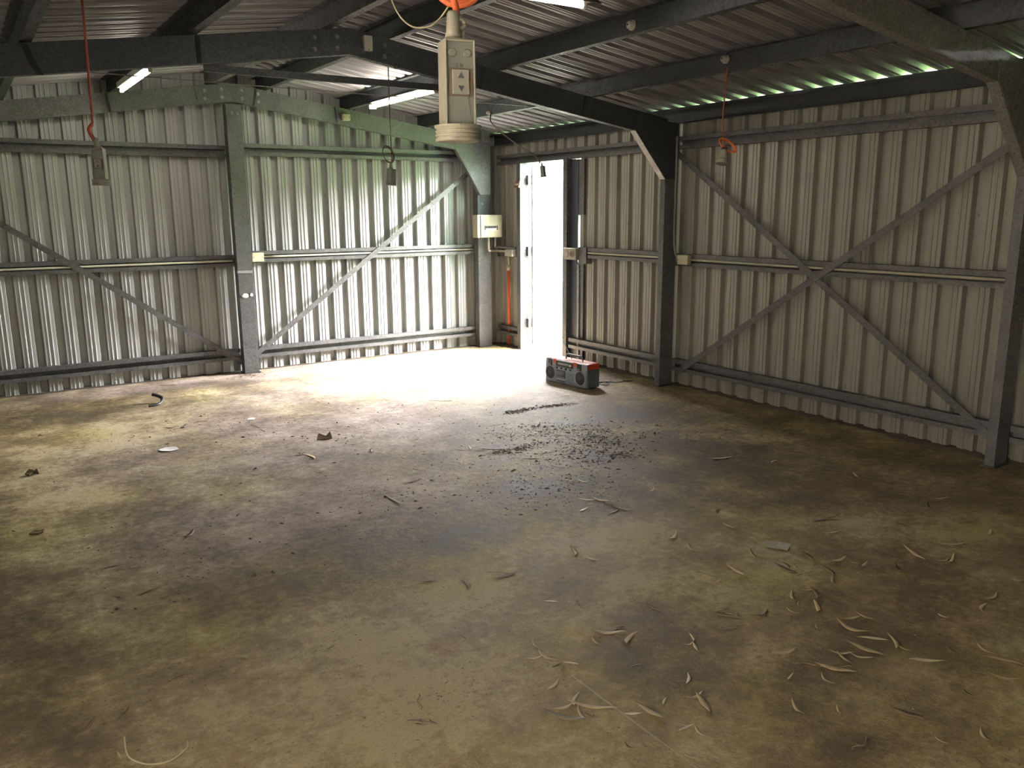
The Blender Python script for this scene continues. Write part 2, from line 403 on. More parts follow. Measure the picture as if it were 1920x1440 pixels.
# purlins
def purlin(x, label, m='galv_dark', y1=-8.7):
    zt = zroof(x)-.010
    o = member('purlin', [(-.048, .0), (0, 0), (0, -.112), (.055, -.112), (.055, -.100)], .002, (x, -.004, zt), (1, 0, 0), (0, 0, 1), (x, y1, zt), M[m])
    return tag(rebase(o, (x, -4.35, zt-.112)), label, 'purlin')
pu = [purlin(-4.88, 'dark roof purlin lowest on the slope opposite the doorway'),
      purlin(-4.03, 'dark roof purlin carrying the end-on fluorescent light above the gable wall'),
      purlin(-3.20, 'spangled grey purlin beside the roof peak on the slope opposite the doorway', 'galv'),
      purlin(-2.73, 'dark purlin beside the roof peak on the doorway slope'),
      purlin(-1.89, 'purlin with the round white knob and the long fluorescent light under it'),
      purlin(-1.02, 'roof purlin nearest the eave, the orange-coiled pendant hangs from it')]
o = member('eave_purlin', [(-.055, -.02), (-.055, 0), (0, 0), (0, -.118), (-.055, -.118)], .002, (-.05, -.004, ZE-.008), (1, 0, 0), (0, 0, 1), (-.05, -8.7, ZE-.008), M['galv_dark'])
tag(rebase(o, (-.05, -4.35, ZE-.126)), 'dark eave purlin along the top of the side wall with daylight slits above it', 'purlin')
# wall girts
GP = lambda h: [(.034, .06), (0, .06), (0, .0055), (h, .0055), (h, .06), (h-.036, .06)]
def girt_x(x0, x1, z, label, m='galv', h=.11):
    o = member('wall_girt', GP(h), .003, (x0, -.001, z), (0, 0, 1), (0, -1, 0), (x1, -.001, z), M[m])
    return tag(rebase(o, ((x0+x1)/2, 0, z)), label, 'girt')
def girt_y(y0, y1, z, label, m='galv', h=.105):
    o = member('wall_girt', GP(h), .003, (-.001, y0, z), (0, 0, 1), (-1, 0, 0), (-.001, y1, z), M[m])
    return tag(rebase(o, (0, (y0+y1)/2, z)), label, 'girt')
girt_x(-6.0, -3.07, 2.047, 'top girt of the gable bay farther from the meter box, under the rafter')
girt_x(-2.93, -.37, 2.075, 'top girt of the gable bay beside the meter box, above the diagonal strap')
girt_x(-6.0, -3.07, 1.035, 'mid-height girt of the gable bay farther from the meter box')
girt_x(-2.93, -.37, 1.065, 'mid-height girt of the gable bay beside the meter box, cream conduit inside')
girt_x(-6.0, -3.07, .125, 'bottom girt of the gable bay farther from the meter box')
girt_x(-2.93, -.37, .125, 'bottom girt of the gable bay beside the meter box, brightly daylit')
girt_y(-.07, -2.88, 2.047, 'top girt over the doorway')
girt_y(-2.94, -5.78, 2.047, 'top girt of the cross-braced side bay with white bloom on its upper edge')
girt_y(-.07, -.49, 1.035, 'short mid-height girt between the corner and the doorway')
girt_y(-1.58, -2.88, 1.075, 'mid-height girt between the doorway and the middle column')
girt_y(-2.94, -5.78, 1.065, 'mid-height girt behind the crossing of the two braces')
girt_y(-.07, -.49, .13, 'short bottom girt between the corner and the doorway')
girt_y(-1.42, -2.88, .135, 'bottom girt behind the radio')
girt_y(-2.94, -5.78, .137, 'bottom girt of the cross-braced side bay')
girt_y(-5.84, -8.6, .137, 'bottom girt beyond the column where the braces end')
girt_y(-5.84, -8.6, 1.065, 'mid-height girt beyond the column where the braces end')
girt_y(-5.84, -8.6, 2.047, 'top girt beyond the column where the braces end')
# flat strap braces
def brace(a, b, n, label, m='galv_light', w=.05, t=.003):
    a = Vector(a); b = Vector(b); n = Vector(n); d = (b-a).normalized(); s = d.cross(n)*w/2
    bm = bm_new(); prism(bm, [a+s, b+s, b-s, a-s], n*t)
    o = obj('diagonal_brace', bm, M[m]); return tag(rebase(o, (a+b)/2), label, 'brace')
brace((-5.95, -.066, 2.19), (-3.06, -.066, .095), (0, -1, 0), 'flat strap brace sloping down to the foot of the column under the gable peak', 'galv')
brace((-2.99, -.068, .115), (-.42, -.068, 1.97), (0, -1, 0), 'flat strap brace rising from the gable column foot to the corner bracket', 'galv')
brace((-.066, -2.90, 2.035), (-.066, -5.80, .10), (-1, 0, 0), 'crossed brace starting high at the middle column and ending low', 'galv')
brace((-.070, -5.80, 2.00), (-.070, -3.0, .115), (-1, 0, 0), 'crossed brace starting low at the middle column and ending high', 'galv')

# ------------------------------------------------------------------ doorway
dr = bpy.data.objects.new('door_1', None); COL.objects.link(dr); dr['kind'] = 'structure'; dr.location = (0, -.94, 0)
def dpart(name, bm, m, **k):
    return obj(name, bm, m, dr, **k)
bm = bm_new(); box(bm, -.075, .035, .38, .448, 0, 2.045); dpart('jamb', bm, M['galv'])
bm = bm_new(); box(bm, -.075, .035, -.458, -.39, 0, 2.045); dpart('jamb', bm, M['galv'])
bm = bm_new(); box(bm, -.075, .035, -.458, .448, 2.045, 2.062); dpart('head_frame', bm, M['galv'])
bm = bm_new(); box(bm, -.02, .03, -.575, -.458, 0, 2.045); dpart('side_channel', bm, M['shaded_side'])
bm = bm_new(); box(bm, -.015, .012, -.66, -.574, 1.5, 2.04); box(bm, -.015, .012, -.66, -.574, 0, 1.02); dpart('cover_strip', bm, M['galv'])
bm = bm_new(); prism(bm, [(-.03, -.612, .03), (-.03, -.584, .03), (-.03, -.575, 1.0), (-.03, -.606, 1.0)], (.04, 0, 0)); dpart('flashing', bm, M['galv_light'])
bm = bm_new(); box(bm, .05, .80, .315, .35, .05, 2.03)
dpart('door_leaf', bm, M['door_w'], bevel=.004)
bm = bm_new()
for z in (.25, 1.05, 1.82): box(bm, .0, .06, .335, .375, z, z+.10)
dpart('hinge', bm, M['galv_dark'])
bm = bm_new(); box(bm, -.088, -.074, .372, .46, 1.79, 1.855); lathe(bm, [(.012, 0), (.012, .10)], 10, Matrix.Translation((-.092, .368, 1.80)) @ Matrix.Rotation(-PI/2, 4, 'X'))
dpart('latch', bm, M['rust'])['label'] = 'rusty latch with a worn label'
bm = bm_new(); box(bm, -.0895, -.0885, .385, .45, 1.80, 1.835); dpart('latch_label', bm, M['label'])

# ------------------------------------------------------------------ outside
bm = bm_new(); box(bm, .1, 60, -60, 60, -.16, -.10); struct('ground_outside', bm, M['lawn'])
bm = bm_new(); box(bm, -40, -6.2, -60, 60, -.16, -.10); struct('ground_outside_dirt', bm, simple('leafy_dirt', (.19, .165, .12), .95, var=.4, scale=4))
def hedge(name, x0, x1, y0, y1, h, label, m):
    bm = bm_new(); n = 40; g = []
    lx = x1-x0; ly = y1-y0; L_ = max(lx, ly)
    for i in range(n+1):
        row = []
        for j in range(17):
            a = PI*j/16; c = (i/n-.5)*L_
            r = 1+.22*noise.noise((c*.5, a*2, L_))+.1*noise.noise((c*2, a*6, 4))
            t = math.cos(a)*min(lx, ly)/2*r; z = -.1+h*(math.sin(a)**.55)*(1+.10*noise.noise((c*.7, 3, a)))
            p = ((x0+x1)/2+(c if lx > ly else t), (y0+y1)/2+(t if lx > ly else c), z); row.append(bm.verts.new(p))
        g.append(row)
    for a_, b_ in zip(g, g[1:]):
        for k in range(16): bm.faces.new((a_[k], b_[k], b_[k+1], a_[k+1]))
    bm.faces.new(g[0]); bm.faces.new(g[-1][::-1])
    o = obj(name, bm, m); o['kind'] = 'structure'; return o
bm = bm_new(); box(bm, -9.4, -6.15, -12, -3.5, 2.24, 2.28); struct('sky_baffle_outside', bm, M['roof'])  # unseen slab added to cut sky light at the side opening
bm = bm_new(); lathe(bm, [(.8, -.1), (.8, 3.0), (.7, 3.1), (.2, 3.15)], 40, Matrix.Translation((.98, -2.75, 0))); struct('light_blocker_outside', bm, simple('blocker_green', (.06, .09, .07), .6), smooth=True)  # unseen cylinder added to keep door light off the corner column
M['hedge'] = simple('hedge_foliage', (.14, .19, .10), .8, var=.6, scale=3, bump=.6)
M['sky_screen'] = simple('sky_screen_foliage', (.17, .155, .12), .8, var=.6, scale=3, bump=.6)  # colour of the added sky screens
hedge('tree_line_outside', 9, 13, -30, 26, HEDGE_H, '', M['hedge'])
hedge('sky_screen_outside', -24, -3, -17, -13, FRONT_H, '', M['sky_screen'])  # unseen mounds, here and next, added to block sky from the side opening
hedge('sky_screen_outside', -18, -14, -34, 16, FRONT_H, '', M['sky_screen'])
bm = bm_new(); box(bm, .03, 2.3, -9.5, 2.5, -.10, -.045); struct('path_outside', bm, M['gravel'])

# ------------------------------------------------------------------ floor
def ell(x, y, cx, cy, rx, ry, a=0):
    dx, dy = x-cx, y-cy; c, s = math.cos(a), math.sin(a)
    u = (dx*c+dy*s)/rx; v = (-dx*s+dy*c)/ry
    return max(0., 1-(u*u+v*v)**.5*.75)
PALE = [(-4.98, -3.2, .22, 1.5, 0), (-4.85, -5.3, .28, .9, 0), (-4.45, -5.6, .5, .4, 0), (-3.72, -5.5, .42, .42, .4), (-4.3, -6.1, .7, .35, 0), (-3.3, -5.85, .7, .16, .35), (-2.6, -5.95, .7, .25, .1),
        (-3.05, -6.5, .35, .2, .5), (-1.7, -5.85, .5, .25, -.4), (-1.3, -6.3, .5, .3, -.6), (-4.3, -6.6, 1.2, .3, 0), (-4.5, -1.9, .5, .5, 0), (-2.4, -7.2, .8, .4, 0), (-3.0, -5.3, .3, .5, 1.2)]
DARK = [(-5.25, -3.6, .3, .5, 0), (-5.3, -5.0, .28, .9, 0), (-4.2, -4.8, .8, .45, .2), (-3.6, -5.0, .8, .3, .1), (-3.35, -6.3, .45, .22, .6), (-3.25, -.55, .38, .16, 0), (-4.8, -.9, .9, .5, .2),
        (-3.3, -6.75, .5, .25, .3), (-5.2, -5.7, .2, .5, 0), (-1.5, -4.6, 1.0, 1.2, 0), (-2.4, -4.7, .8, .5, 0), (-1.2, -3.4, .6, .8, .5), (-2.5, -6.6, .7, .3, .4), (-4.0, -6.9, .6, .2, 0)]
WARM = [(-2.0, -1.6, 2.0, 1.3, 0), (-3.3, -2.8, 1.4, 1.1, 0), (-3.0, -.3, 2.2, .35, 0), (-3.9, -4.2, .9, .7, 0)]
bm = bm_new(); nx, ny = 150, 210
lay = bm.verts.layers.float_color.new('stain')
vv = []
for i in range(nx+1):
    row = []
    for j in range(ny+1):
        x = -W+(W+.01)*i/nx; y = .01-(LEN+.01)*j/ny
        v = bm.verts.new((x, y, 0))
        wx = x+.20*noise.noise((x*2.2, y*2.2, 3)); wy = y+.20*noise.noise((x*2.2, y*2.2, 9))
        p = max(ell(wx, wy, *e) for e in PALE); d = max(ell(wx, wy, *e) for e in DARK); w = max(ell(wx, wy, *e) for e in WARM)
        f = noise.fractal((x*1.6, y*1.6, 0), .9, 2.1, 5)*.45
        v[lay] = (min(1, max(0, .40+.38*p-.36*d+f*.5)), min(1, w*1.6), 0, 1)
        row.append(v)
    vv.append(row)
for i in range(nx):
    for j in range(ny): bm.faces.new((vv[i][j], vv[i+1][j], vv[i+1][j+1], vv[i][j+1]))
m, nt, b = mat('stained_concrete'); L = nt.links.new
tc = N(nt, 'ShaderNodeTexCoord'); at = N(nt, 'ShaderNodeAttribute', attribute_name='stain'); sp = N(nt, 'ShaderNodeSeparateColor'); L(at.outputs['Color'], sp.inputs[0])
n1 = N(nt, 'ShaderNodeTexNoise', Scale=3.2, Detail=12., Roughness=.68); L(tc.outputs['Object'], n1.inputs['Vector'])
n2 = N(nt, 'ShaderNodeTexNoise', Scale=22., Detail=8., Roughness=.7); L(tc.outputs['Object'], n2.inputs['Vector'])
a1 = N(nt, 'ShaderNodeMath', operation='MULTIPLY_ADD'); L(n1.outputs['Fac'], a1.inputs[0]); a1.inputs[1].default_value = 1.75; L(sp.outputs[0], a1.inputs[2])
a2 = N(nt, 'ShaderNodeMath', operation='MULTIPLY_ADD'); L(n2.outputs['Fac'], a2.inputs[0]); a2.inputs[1].default_value = 1.15; L(a1.outputs[0], a2.inputs[2])
a3 = N(nt, 'ShaderNodeMath', operation='SUBTRACT'); L(a2.outputs[0], a3.inputs[0]); a3.inputs[1].default_value = 1.33
rA_ = ramp(nt, [(.10, (.058, .040, .015)), (.36, (.135, .098, .042)), (.60, (.26, .20, .098)), (.90, (.50, .42, .245))]); L(a3.outputs[0], rA_.inputs[0])
rB_ = ramp(nt, [(.12, (.11, .085, .070)), (.38, (.22, .17, .14)), (.60, (.34, .275, .235)), (.88, (.5, .43, .37))]); L(a3.outputs[0], rB_.inputs[0])
mx = N(nt, 'ShaderNodeMix', data_type='RGBA'); L(sp.outputs[1], mx.inputs[0]); L(rA_.outputs[0], mx.inputs[6]); L(rB_.outputs[0], mx.inputs[7])
# moss tint
n3 = N(nt, 'ShaderNodeTexNoise', Scale=1.3, Detail=6., Roughness=.6); L(tc.outputs['Object'], n3.inputs['Vector'])
r3 = ramp(nt, [(.46, (1, 1, 1)), (.66, (.92, .94, .66))]); L(n3.outputs['Fac'], r3.inputs[0])
m2 = N(nt, 'ShaderNodeMix', data_type='RGBA', blend_type='MULTIPLY'); m2.inputs[0].default_value = 1; L(mx.outputs[2], m2.inputs[6]); L(r3.outputs[0], m2.inputs[7])
# dark crumbs of dirt
mp = N(nt, 'ShaderNodeMapping'); mp.inputs['Scale'].default_value = (1, 1.6, 1); L(tc.outputs['Object'], mp.inputs['Vector'])
n4 = N(nt, 'ShaderNodeTexNoise', Scale=34., Detail=6., Roughness=.75); L(mp.outputs[0], n4.inputs['Vector'])
n5 = N(nt, 'ShaderNodeTexNoise', Scale=2.1, Detail=4.); L(tc.outputs['Object'], n5.inputs['Vector'])
s5 = N(nt, 'ShaderNodeMath', operation='MULTIPLY_ADD'); L(n5.outputs['Fac'], s5.inputs[0]); s5.inputs[1].default_value = .28; L(n4.outputs['Fac'], s5.inputs[2])
r4 = ramp(nt, [(.475, (.28, .24, .2)), (.55, (1, 1, 1))]); L(s5.outputs[0], r4.inputs[0])
m3 = N(nt, 'ShaderNodeMix', data_type='RGBA', blend_type='MULTIPLY'); m3.inputs[0].default_value = .85; L(m2.outputs[2], m3.inputs[6]); L(r4.outputs[0], m3.inputs[7])
n6 = N(nt, 'ShaderNodeTexNoise', Scale=110., Detail=4., Roughness=.8); L(tc.outputs['Object'], n6.inputs['Vector'])
r6 = ramp(nt, [(.34, (.62, .60, .56)), (.52, (1, 1, 1)), (.68, (1.0, 1.0, 1.0))]); L(n6.outputs['Fac'], r6.inputs[0])
m6 = N(nt, 'ShaderNodeMix', data_type='RGBA', blend_type='MULTIPLY'); m6.inputs[0].default_value = .9; L(m3.outputs[2], m6.inputs[6]); L(r6.outputs[0], m6.inputs[7])
m3 = m6
# two pale saw-cut joints running down the slab
sx = N(nt, 'ShaderNodeSeparateXYZ'); L(tc.outputs['Object'], sx.inputs[0])
prev = m3.outputs[2]
for xc, wd, y0, y1 in ((-3.722, .0035, -7.2, -6.2), (-4.985, .005, -6.4, -3.3)):
    s = N(nt, 'ShaderNodeMath', operation='SUBTRACT'); L(sx.outputs[0], s.inputs[0]); s.inputs[1].default_value = xc
    w_ = N(nt, 'ShaderNodeMath', operation='MULTIPLY_ADD'); L(n4.outputs['Fac'], w_.inputs[0]); w_.inputs[1].default_value = .012; L(s.outputs[0], w_.inputs[2])
    q = N(nt, 'ShaderNodeMath', operation='SUBTRACT'); L(w_.outputs[0], q.inputs[0]); q.inputs[1].default_value = .006
    ab = N(nt, 'ShaderNodeMath', operation='ABSOLUTE'); L(q.outputs[0], ab.inputs[0])
    lt = N(nt, 'ShaderNodeMath', operation='LESS_THAN'); L(ab.outputs[0], lt.inputs[0]); lt.inputs[1].default_value = wd
    g1 = N(nt, 'ShaderNodeMath', operation='GREATER_THAN'); L(sx.outputs[1], g1.inputs[0]); g1.inputs[1].default_value = y0
    g2 = N(nt, 'ShaderNodeMath', operation='LESS_THAN'); L(sx.outputs[1], g2.inputs[0]); g2.inputs[1].default_value = y1
    k1 = N(nt, 'ShaderNodeMath', operation='MULTIPLY'); L(lt.outputs[0], k1.inputs[0]); L(g1.outputs[0], k1.inputs[1])
    k2 = N(nt, 'ShaderNodeMath', operation='MULTIPLY'); L(k1.outputs[0], k2.inputs[0]); L(g2.outputs[0], k2.inputs[1])
    k3 = N(nt, 'ShaderNodeMath', operation='MULTIPLY'); L(k2.outputs[0], k3.inputs[0]); k3.inputs[1].default_value = .6 if xc > -4 else .12
    mm = N(nt, 'ShaderNodeMix', data_type='RGBA'); L(k3.outputs[0], mm.inputs[0]); L(prev, mm.inputs[6]); mm.inputs[7].default_value = (.52, .46, .32, 1)
    prev = mm.outputs[2]
L(prev, b.inputs['Base Color'])
rr = N(nt, 'ShaderNodeMapRange'); rr.inputs[3].default_value = .52; rr.inputs[4].default_value = .85; L(n1.outputs['Fac'], rr.inputs[0]); L(rr.outputs[0], b.inputs['Roughness'])
bp = N(nt, 'ShaderNodeBump', Strength=.5, Distance=.012); L(n2.outputs['Fac'], bp.inputs['Height']); L(bp.outputs[0], b.inputs['Normal'])
fl = struct('floor', bm, m, smooth=True)
bm = bm_new(); box(bm, -W-.1, .06, -LEN-.1, .06, -.15, -.004); struct('slab', bm, M['gravel'])
# ------------------------------------------------------------------ fluorescent lights
def light_fitting(p, along, L_, label, drop=.045, housing='batten', hood=False, sy=0):
    """p: middle of the tube. batten above the tube, tube on two lamp holders"""
    rz = 0 if along == 'x' else PI/2
    t = thing('fluorescent_light', label, 'light', p, rz, 'fluorescent battens under the roof')
    bm = bm_new(); box(bm, -L_/2-.03, L_/2+.03, -.026+sy, .026+sy, .022, .022+drop); obj('batten', bm, M[housing], t, bevel=.004)
    if hood:
        bm = bm_new(); prism(bm, [(-L_/2-.05, -.07, .005), (-L_/2-.05, -.03, .026), (-L_/2-.05, .03, .026), (-L_/2-.05, .07, .005), (-L_/2-.05, .07, .010), (-L_/2-.05, .03, .032), (-L_/2-.05, -.03, .032), (-L_/2-.05, -.07, .010)], (L_+.10, 0, 0))
        obj('reflector_hood', bm, M['batten_d'], t)
    bm = bm_new(); lathe(bm, [(.013, -L_/2+.01), (.013, L_/2-.01)], 12, Matrix.Rotation(PI/2, 4, 'Y')); obj('tube', bm, M['tube'], t, smooth=False)
    for s in (-1, 1):
        bm = bm_new(); box(bm, s*(L_/2-.012)-.012, s*(L_/2-.012)+.012, -.013+min(sy, 0), .013, -.014, .024); obj('lamp_holder', bm, M['batten'], t, bevel=.003)
    return t
light_fitting((-4.045, -1.37, 2.492), 'y', 1.16, 'lit fluorescent tube hanging end-on under the purlin above the gable wall column')
light_fitting((-1.925, -1.44, 2.49), 'y', 1.28, 'lit fluorescent tube under the purlin between the gable wall and the middle rafter', drop=.03, sy=-.045)
light_fitting((-2.96, -4.52, 2.607), 'x', 1.22, 'lit fluorescent tube with dark hood cut off by the top edge of the view', drop=.05, hood=True)
#light_fitting((-2.33, -2.62, 2.645), 'x', 1.16, 'fluorescent tube hidden just behind the middle rafter, its glow whitens the roof', drop=.03, hood=False)

# ------------------------------------------------------------------ hanging outlets
def ring_prof(r=.041, h=.028):
    pr = [(r*.86, 0), (r*.95, .0)]
    z = .002
    while z < h-.006: pr += [(r, z), (r, z+.003), (r*.955, z+.004), (r*.955, z+.0055)]; z += .007
    return pr+[(r*1.04, h-.003), (r*1.04, h), (r*.8, h)]
def outlet(name, label, loc, rz, tilt=0, face=True, m='cream_dirty', hook=True, detail=True, group='hanging power outlets'):
    t = thing(name, label, 'power outlet', loc, rz, group); t.rotation_euler = (0, tilt, rz)
    bm = bm_new(); lathe(bm, ring_prof(), 32); obj('collar_ring', bm, M[m], t)
    bm = bm_new()
    w, d, z0, z1 = .0285, .024, .026, .172
    # box body with raised rims round a sunk face
    prism(bm, [(-w, d, z0), (w, d, z0), (w*.97, d, z1), (-w*.97, d, z1)], (0, -2*d+.006, 0))
    for s in (-1, 1): prism(bm, [(s*w, -d+.0065, z0), (s*(w-.004), -d+.0065, z0), (s*(w-.004), -d+.0065, z1), (s*w*.97, -d+.0065, z1)], (0, -.0065, 0))
    prism(bm, [(-w*.97, -d+.0065, z1-.004), (w*.97, -d+.0065, z1-.004), (w*.97, -d+.0065, z1), (-w*.97, -d+.0065, z1)], (0, -.0065, 0))
    prism(bm, [(-w*.86, -.002, z1), (w*.86, -.002, z1), (w*.5, -.002, z1+.010), (-w*.5, -.002, z1+.010)], (0, .020, 0))
    obj('body', bm, M[m], t, bevel=.0018)
    if face:
        bm = bm_new(); box(bm, -w+.0045, w-.0045, -d+.0045, -d+.0062, z0+.003, z1-.0045); pl = obj('face_plate', bm, M['grey_plate'], t)
        if detail:
            bm = bm_new(); prism(bm, [(-.022, -d+.0045, z0+.004), (.022, -d+.0045, z0+.004), (.013, -d+.002, z0+.050), (-.013, -d+.002, z0+.050)], (0, .0012, 0)); prism(bm, [(.006, -d+.0013, z0+.018), (.0075, -d+.0013, z0+.018), (.0075, -d+.0013, z0+.0195), (.006, -d+.0013, z0+.0195)], (0, .001, 0)); obj('lower_panel', bm, M['grey_plate'], t)
            for s in (-1, 1):
                bm = bm_new(); lathe(bm, [(.0072, 0), (.0072, .002), (.006, .003)], 16, Matrix.Translation((s*.0135, -d+.0046, z1-.023)) @ Matrix.Rotation(PI/2, 4, 'X')); obj('screw_cap', bm, M['grey_plate'], pl)
        bm = bm_new(); box(bm, -.021, .0225, -d+.0035, -d+.0047, z0+.050, z0+.098); obj('switch_surround', bm, M['grime'], t)
        bm = bm_new(); zc = z0+.074
        prism(bm, [(-.0155, -d+.0035, zc-.021), (-.0155, -d-.003, zc-.021), (-.0155, -d+.0, zc), (-.0155, -d-.001, zc+.021), (-.0155, -d+.0035, zc+.021)], (.031, 0, 0))
        sw = obj('rocker_switch', bm, M['white_pl'], t, bevel=.0012)
        for s in (1, -1):
            bm = bm_new(); a = zc+s*.0165; c = zc+s*.0065
            yy = lambda z: -d-.0009-.0030*max(0, (zc-z))/.021-.0012*max(0, (z-zc))/.021
            prism(bm, [(0, yy(a)-.0004, a), (.0056, yy(c)-.0004, c), (-.0056, yy(c)-.0004, c)], (0, .0008, 0)); obj('arrow_mark', bm, M['black'], sw)
        if detail:
            bm = bm_new()   # grubby ON lettering above the rocker
            x0 = -.0052; zt = z0+.1025
            for k in range(12):
                a0 = 2*PI*k/12; a1 = 2*PI*(k+1)/12
                P_ = lambda a, r: (x0+.0026*r*math.cos(a), -d+.0042, zt+.0034*r*math.sin(a))
                prism(bm, [P_(a0, 1), P_(a1, 1), P_(a1, .6), P_(a0, .6)], (0, .0004, 0))
            for q in ([(.0002, -.0034), (.0013, -.0034), (.0013, .0034), (.0002, .0034)], [(.0040, -.0034), (.0051, -.0034), (.0051, .0034), (.0040, .0034)], [(.0002, .0034), (.0015, .0034), (.0051, -.0034), (.0038, -.0034)]):
                prism(bm, [(x, -d+.0041, zt+z) for x, z in q], (0, .0004, 0))
            obj('switch_lettering', bm, M['black'], t)
    bm = bm_new(); lathe(bm, [(.0155, z1+.006), (.0125, z1+.018), (.0108, z1+.046), (.0085, z1+.050)], 16, Matrix.Translation((-.004, .004, 0)))
    if hook:   # side lug with a hole for the hanging chain

        tube(bm, torus_pts((.0095, .004, z1+.030), .0075, (1, 0, 0), (0, 0, 1), k=14), .0042, 8)
        tube(bm, [(.0125, .004, z1+.006), (.015, .004, z1+.022)], .004, 8); tube(bm, [(.002, .004, z1+.040), (.012, .004, z1+.042)], .004, 8)
    obj('cord_grip', bm, M[m], t, smooth=True)
    return t
def cord(t, pts, r, m, name='cord', seg=8, k=6):
    """pts in world space, parented to the outlet"""
    inv = Matrix.LocRotScale(t.location, t.rotation_euler, (1, 1, 1)).inverted()
    bm = bm_new(); tube(bm, [inv @ Vector(p) for p in smooth_path(pts, k)], r, seg)
    return obj(name, bm, M[m], t, smooth=True)
cb = math.atan2(-1.35, -.80)                       # heading from the outlet toward the viewer
t = outlet('hanging_outlet', 'big grimy cream power outlet on an orange cord hanging close to the viewer', (-4.51, -6.862, 1.672), cb+PI/2+.30)
g = t.location
cord(t, [(g.x+.004, g.y+.006, 1.672+.205), (g.x+.012, g.y+.018, 1.90), (g.x+.006, g.y+.03, 1.945), (g.x, g.y+.04, 2.02), (-4.50, -6.80, 2.2), (-4.50, -6.78, 2.54)], .0062, 'orange')
d1 = R0; u1 = Vector((0, 0, 1))
bm = bm_new()
inv = Matrix.LocRotScale(t.location, t.rotation_euler, (1, 1, 1)).inverted()
for q in range(4):
    c = Vector((-4.466, -6.80, 1.958))+Fv*(.006*q)+u1*(.003*q)
    tube(bm, [inv @ p for p in torus_pts(c, .043-.0025*q, d1, (u1*.93+Fv*.25*(1 if q % 2 else .6)), k=28, jitter=.001, seed=q)], .0058, 8)
obj('cord_coil', bm, M['orange'], t, smooth=True)
cord(t, [(-4.525, -6.62, 2.50), (-4.523, -6.632, 2.10), (-4.522, -6.632, 1.975), (-4.521, -6.64, 1.946), (-4.512, -6.652, 1.921), (-4.498, -6.665, 1.905), (-4.484, -6.676, 1.901), (-4.465, -6.687, 1.905), (-4.448, -6.695, 1.92), (-4.438, -6.72, 1.945), (-4.45, -6.77, 1.965)], .0016, 'cream', name='hanging_chain_cord')['label'] = 'thin cream loop of wire'
t = outlet('hanging_outlet', 'cream power outlet on a long red-brown cord in front of the gable wall', (-4.663, -3.687, 1.680), math.atan2(-4.5, -.63)+PI/2-.30, detail=False, hook=False)
cord(t, [(-4.66, -3.675, 1.88), (-4.678, -3.665, 1.915), (-4.682, -3.65, 1.945), (-4.668, -3.64, 1.97), (-4.664, -3.63, 2.05), (-4.648, -3.56, 2.35), (-4.642, -3.54, 2.60)], .0058, 'red_cord')
cord(t, [(-4.662, -3.67, 1.875), (-4.676, -3.66, 1.905), (-4.688, -3.655, 1.94), (-4.672, -3.65, 1.965)], .0095, 'red_cord', name='cord_knot')
t = outlet('hanging_outlet', 'small grey-brown outlet with a dark loop of cord, before the greenish gable sheets', (-2.765, -2.945, 1.720), .35, tilt=.07, face=False, hook=False, m='grey_plate')
t.scale = (.88, .88, .64)
cord(t, [(-2.757, -2.93, 1.84), (-2.75, -2.925, 1.875), (-2.735, -2.92, 1.90), (-2.742, -2.91, 1.94), (-2.735, -2.90, 1.98), (-2.728, -2.875, 2.1), (-2.722, -2.872, 2.3), (-2.72, -2.87, 2.51)], .0042, 'dark_cord').scale = (1, 1, 1)
for o_ in list(t.children):
    if o_.name.startswith('cord') and 'grip' not in o_.name: bpy.data.objects.remove(o_)
t.scale = (.88, .88, .64)
def world_cord(t, pts, r, m, name='cord'):
    """cord modelled in world axes, then expressed in the outlet's own space"""
    inv = Matrix.LocRotScale(t.location, t.rotation_euler, t.scale).inverted()
    bm = bm_new(); tube(bm, smooth_path(pts, 6), r, 8); bmesh.ops.transform(bm, matrix=inv, verts=bm.verts)
    return obj(name, bm, M[m], t, smooth=True)
world_cord(t, [(-2.757, -2.93, 1.835), (-2.752, -2.925, 1.865), (-2.742, -2.92, 1.89), (-2.738, -2.91, 1.95), (-2.735, -2.90, 1.98), (-2.728, -2.885, 2.1), (-2.722, -2.872, 2.3), (-2.72, -2.87, 2.52)], .0042, 'dark_cord')
bm = bm_new(); inv = Matrix.LocRotScale(t.location, t.rotation_euler, t.scale).inverted()
for q in range(2): tube(bm, [Vector((-2.765, -2.92+.006*q, 1.925))+R0*(.036-.003*q)*math.cos(a)+Vector((0, 0, 1))*(.055-.004*q)*math.sin(a)-R0*.012*math.sin(a) for a in [2*PI*i/26 for i in range(27)]], .0045, 8)
bmesh.ops.transform(bm, matrix=inv, verts=bm.verts); obj('cord_loop', bm, M['dark_cord'], t, smooth=True)
# tilted round lamp-holder style outlet in front of the braced bay
t = thing('hanging_outlet', 'cream bell-shaped outlet on an orange-coiled cord before the cross-braced wall', 'power outlet', (-1.368, -4.622, 1.815), 0, 'hanging power outlets')
ax = (Vector((-1.345, -4.617, 1.90))-Vector(t.location)).normalized(); q = ax.to_track_quat('Z', 'Y'); t.rotation_mode = 'XYZ'; t.rotation_euler = q.to_euler()
bm = bm_new(); lathe(bm, [(.030, .0), (.041, .0), (.041, .012), (.036, .014), (.036, .022), (.028, .03), (.021, .06), (.017, .085), (.009, .09)], 28); obj('bell_body', bm, M['cream_dirty'], t, smooth=False, bevel=.001)
bm = bm_new(); lathe(bm, [(.030, -.001), (.030, .004)], 24); obj('socket_face', bm, M['grey_plate'], t)
bm = bm_new(); lathe(bm, [(.018, .088), (.015, .10), (.010, .105)], 16); obj('cord_grip', bm, M['dark_cord'], t)
inv = Matrix.LocRotScale(t.location, t.rotation_euler, (1, 1, 1)).inverted()
